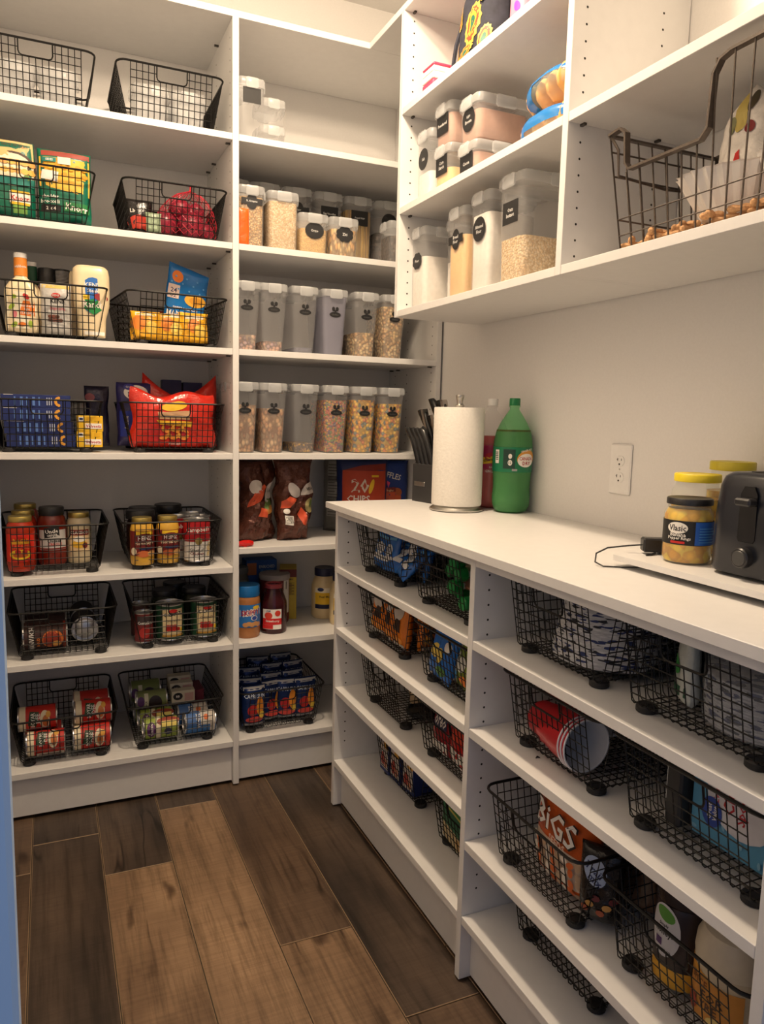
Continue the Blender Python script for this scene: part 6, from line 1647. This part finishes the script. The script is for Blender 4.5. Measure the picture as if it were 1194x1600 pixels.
# spoon box
t, s = carton('cutlery_box', 'pale blue box of plastic spoons with its print turned sideways', 0.185, 0.09, 0.138, (0.415, -1.642, z), C(92, 160, 196), rz=R_)
p = Print(face(0.045))
for i in range(16): p.ell(-0.085 + 0.011 * i, 0.012 + 0.118 * ((i * 7) % 11) / 10, 0.006, 0.003, C(140, 190, 214), 8, 1, i)
p.ell(0.000, 0.090, 0.062, 0.058, C(222, 218, 222)); p.text('Everyday', -0.042, 0.096, 0.013, C(200, 60, 76), 0.062, PI / 2); p.text('Clear', -0.020, 0.092, 0.020, C(190, 34, 44), 0.060, PI / 2); p.text('Spoons', 0.004, 0.088, 0.021, C(190, 34, 44), 0.080, PI / 2)
p.ell(-0.050, 0.052, 0.019, 0.024, C(40, 70, 160)); p.text('Great', -0.054, 0.052, 0.008, WHITE, 0.034, PI / 2); p.text('Value', -0.044, 0.052, 0.008, WHITE, 0.034, PI / 2)
p.rect(0.048, 0.012, 0.068, 0.070, C(200, 34, 40), 2, 4); p.text('24 ct', 0.058, 0.036, 0.008, WHITE, 0.04, PI / 2); p.ell(0.034, 0.132, 0.012, 0.005, RED); p.rect(0.076, 0.02, 0.090, 0.10, C(44, 76, 160), 1, 3); p.build('print', t)
t = thing('black_case', 'dark grey case standing left of the spoon box', 'case', (0.44, -1.528, z), R_)
MB().box(-0.016, 0.016, -0.09, 0.09, 0, 0.138, bev=0.004).build('case', C(50, 48, 48), t, smooth=0)
MB().box(-0.018, -0.0162, -0.085, 0.085, 0.004, 0.134).build('white_edge', WHITEP, t, smooth=0)

# seeds basket
z = B4R + BB
t, s = bag('seed_bag', 'orange sunflower seed bag with chunky white lettering', 0.180, 0.205, 0.06, (0.355, -1.280, z), foil('seed_orange', srgb(206, 92, 34), 0.3, strength=0.25), R_, crumple=0.003, seed=2.6, nu=18, nv=20, top=0.25)
p = Print(s, 0.001); p.rect(-0.076, 0.006, 0.076, 0.088, C(206, 186, 166), 8, 4)
for i in range(36): p.ell(-0.066 + 0.0165 * (i % 9), 0.016 + 0.019 * (i // 9) + 0.004 * (i % 2), 0.0062, 0.0095, (C(238, 228, 214), C(222, 110, 50), C(190, 160, 130))[i % 3], 8, 1, 0.5 * (i % 5))
p.text('BiGS', 0.0, 0.132, 0.056, BLACK, 0.124, -0.10); p.text('BiGS', 0.0, 0.132, 0.050, WHITE, 0.116, -0.10); p.text('SEEDS', 0.01, 0.098, 0.014, C(240, 210, 190), 0.07, -0.08); p.build('print', t)
t, s = bag('trail_mix_bag', 'black bag with a pale oval at the near corner of the seed basket', 0.078, 0.140, 0.05, (0.345, -1.388, z), foil('black_glossy', srgb(26, 24, 26), 0.18), R_ + 0.5, crumple=0.005, seed=4.9)
p = Print(s, 0.001); p.ell(-0.006, 0.100, 0.020, 0.028, C(160, 176, 206), 18, 3, 0.4); p.text('Trail', -0.008, 0.102, 0.014, NAVY, 0.036, -0.5); p.text('mix', -0.004, 0.084, 0.012, NAVY, 0.03, -0.5)
for i in range(6): p.ell(-0.02 + 0.010 * i, 0.030 + 0.012 * (i % 3), 0.008, 0.006, (C(150, 70, 40), C(190, 140, 70), C(110, 40, 40))[i % 3], 8, 1)
p.build('print', t)
t, s = bag('nut_bag', 'clear brown nut bag behind the black bag', 0.13, 0.165, 0.07, (0.445, -1.375, z), foil('brown_clear_film', srgb(110, 84, 66), 0.2), R_ + 0.2, crumple=0.010, seed=6.6)

# tubs by the right end panel
t = thing('supplement_tub', 'dark brown tub with a white leaf label and a yellow base band', 'tub', (0.375, -1.548, z), R_ + 0.25)
MB().lathe([(0.046, 0), (0.048, 0.004), (0.048, 0.030)], 32).build('base_band', C(226, 168, 52), t)
MB().lathe([(0.048, 0.0302), (0.049, 0.040), (0.049, 0.120), (0.046, 0.128)], 32).build('body', flat('brown_tub', srgb(48, 34, 32), 0.3), t)
MB().lathe([(0.047, 0.1282), (0.050, 0.132), (0.050, 0.158), (0.047, 0.163), (0.0, 0.163)], 36, cap1=False).build('lid', flat('brown_lid', srgb(44, 36, 36), 0.25), t)
t.scale = (0.90, 0.90, 1.06)
p = Print(cyl(0.0492)); p.ell(-0.010, 0.088, 0.031, 0.042, C(206, 204, 206), 24, 4); p.ell(-0.008, 0.114, 0.019, 0.011, C(90, 150, 60), 18, 3, -0.25); p.text('Simply', -0.010, 0.096, 0.007, BLACK, 0.03); p.text('honey.', -0.010, 0.084, 0.013, BLACK, 0.045); p.rect(-0.026, 0.062, -0.012, 0.074, C(90, 60, 110), 3, 1); p.text('NET 12', -0.006, 0.056, 0.006, BLACK, 0.03); p.build('label', t)
t = thing('powder_tub', 'cream jug with a rounded lid and orange printed front', 'tub', (0.385, -1.640, z), R_)
MB().lathe([(0.052, 0), (0.055, 0.005), (0.056, 0.085), (0.056, 0.090)], 36).build('body', C(206, 190, 160), t)
MB().lathe([(0.056, 0.0902), (0.057, 0.100), (0.055, 0.122), (0.046, 0.140), (0.028, 0.149), (0.0, 0.151)], 36, cap1=False).build('lid', flat('cream_lid', srgb(214, 202, 178), 0.35), t)
p = Print(cyl(lambda v: 0.0562)); p.rect(-0.06, 0.006, 0.055, 0.072, C(206, 140, 60), 14, 4); p.poly([(-0.06, 0.072), (0.03, 0.072), (-0.05, 0.088)], C(214, 150, 50)); p.text('SPICE', -0.016, 0.064, 0.011, C(110, 60, 30), 0.05); p.text('FOR', 0.010, 0.048, 0.014, C(70, 50, 40), 0.04); p.text('LYRE', 0.0, 0.032, 0.013, C(90, 60, 40), 0.045); p.ell(-0.03, 0.024, 0.014, 0.014, C(170, 70, 50)); p.ell(0.02, 0.014, 0.016, 0.008, C(230, 200, 120)); p.build('label', t)
t, s = bag('plastic_bag', 'crumpled clear plastic bag squeezed against the right end panel', 0.085, 0.120, 0.06, (0.400, -1.722, z + 0.012), clear('clear_bag', (0.85, 0.84, 0.86), (0.45, 0.42, 0.44), 0.45, 0.12), R_, crumple=0.014, seed=8.8)
# a crumb on the shelf
c = MB().tube([(0, 0, 0.001), (0.004, 0.001, 0.003), (0.009, -0.001, 0.001)], [0.001, 0.0022, 0.001], 6).build('crumb', BLACKP, None, loc=(0.305, -1.228, B3 + 0.0005))
tag(c, 'tiny dark crumb on the shelf in front of the party cups', 'crumb')
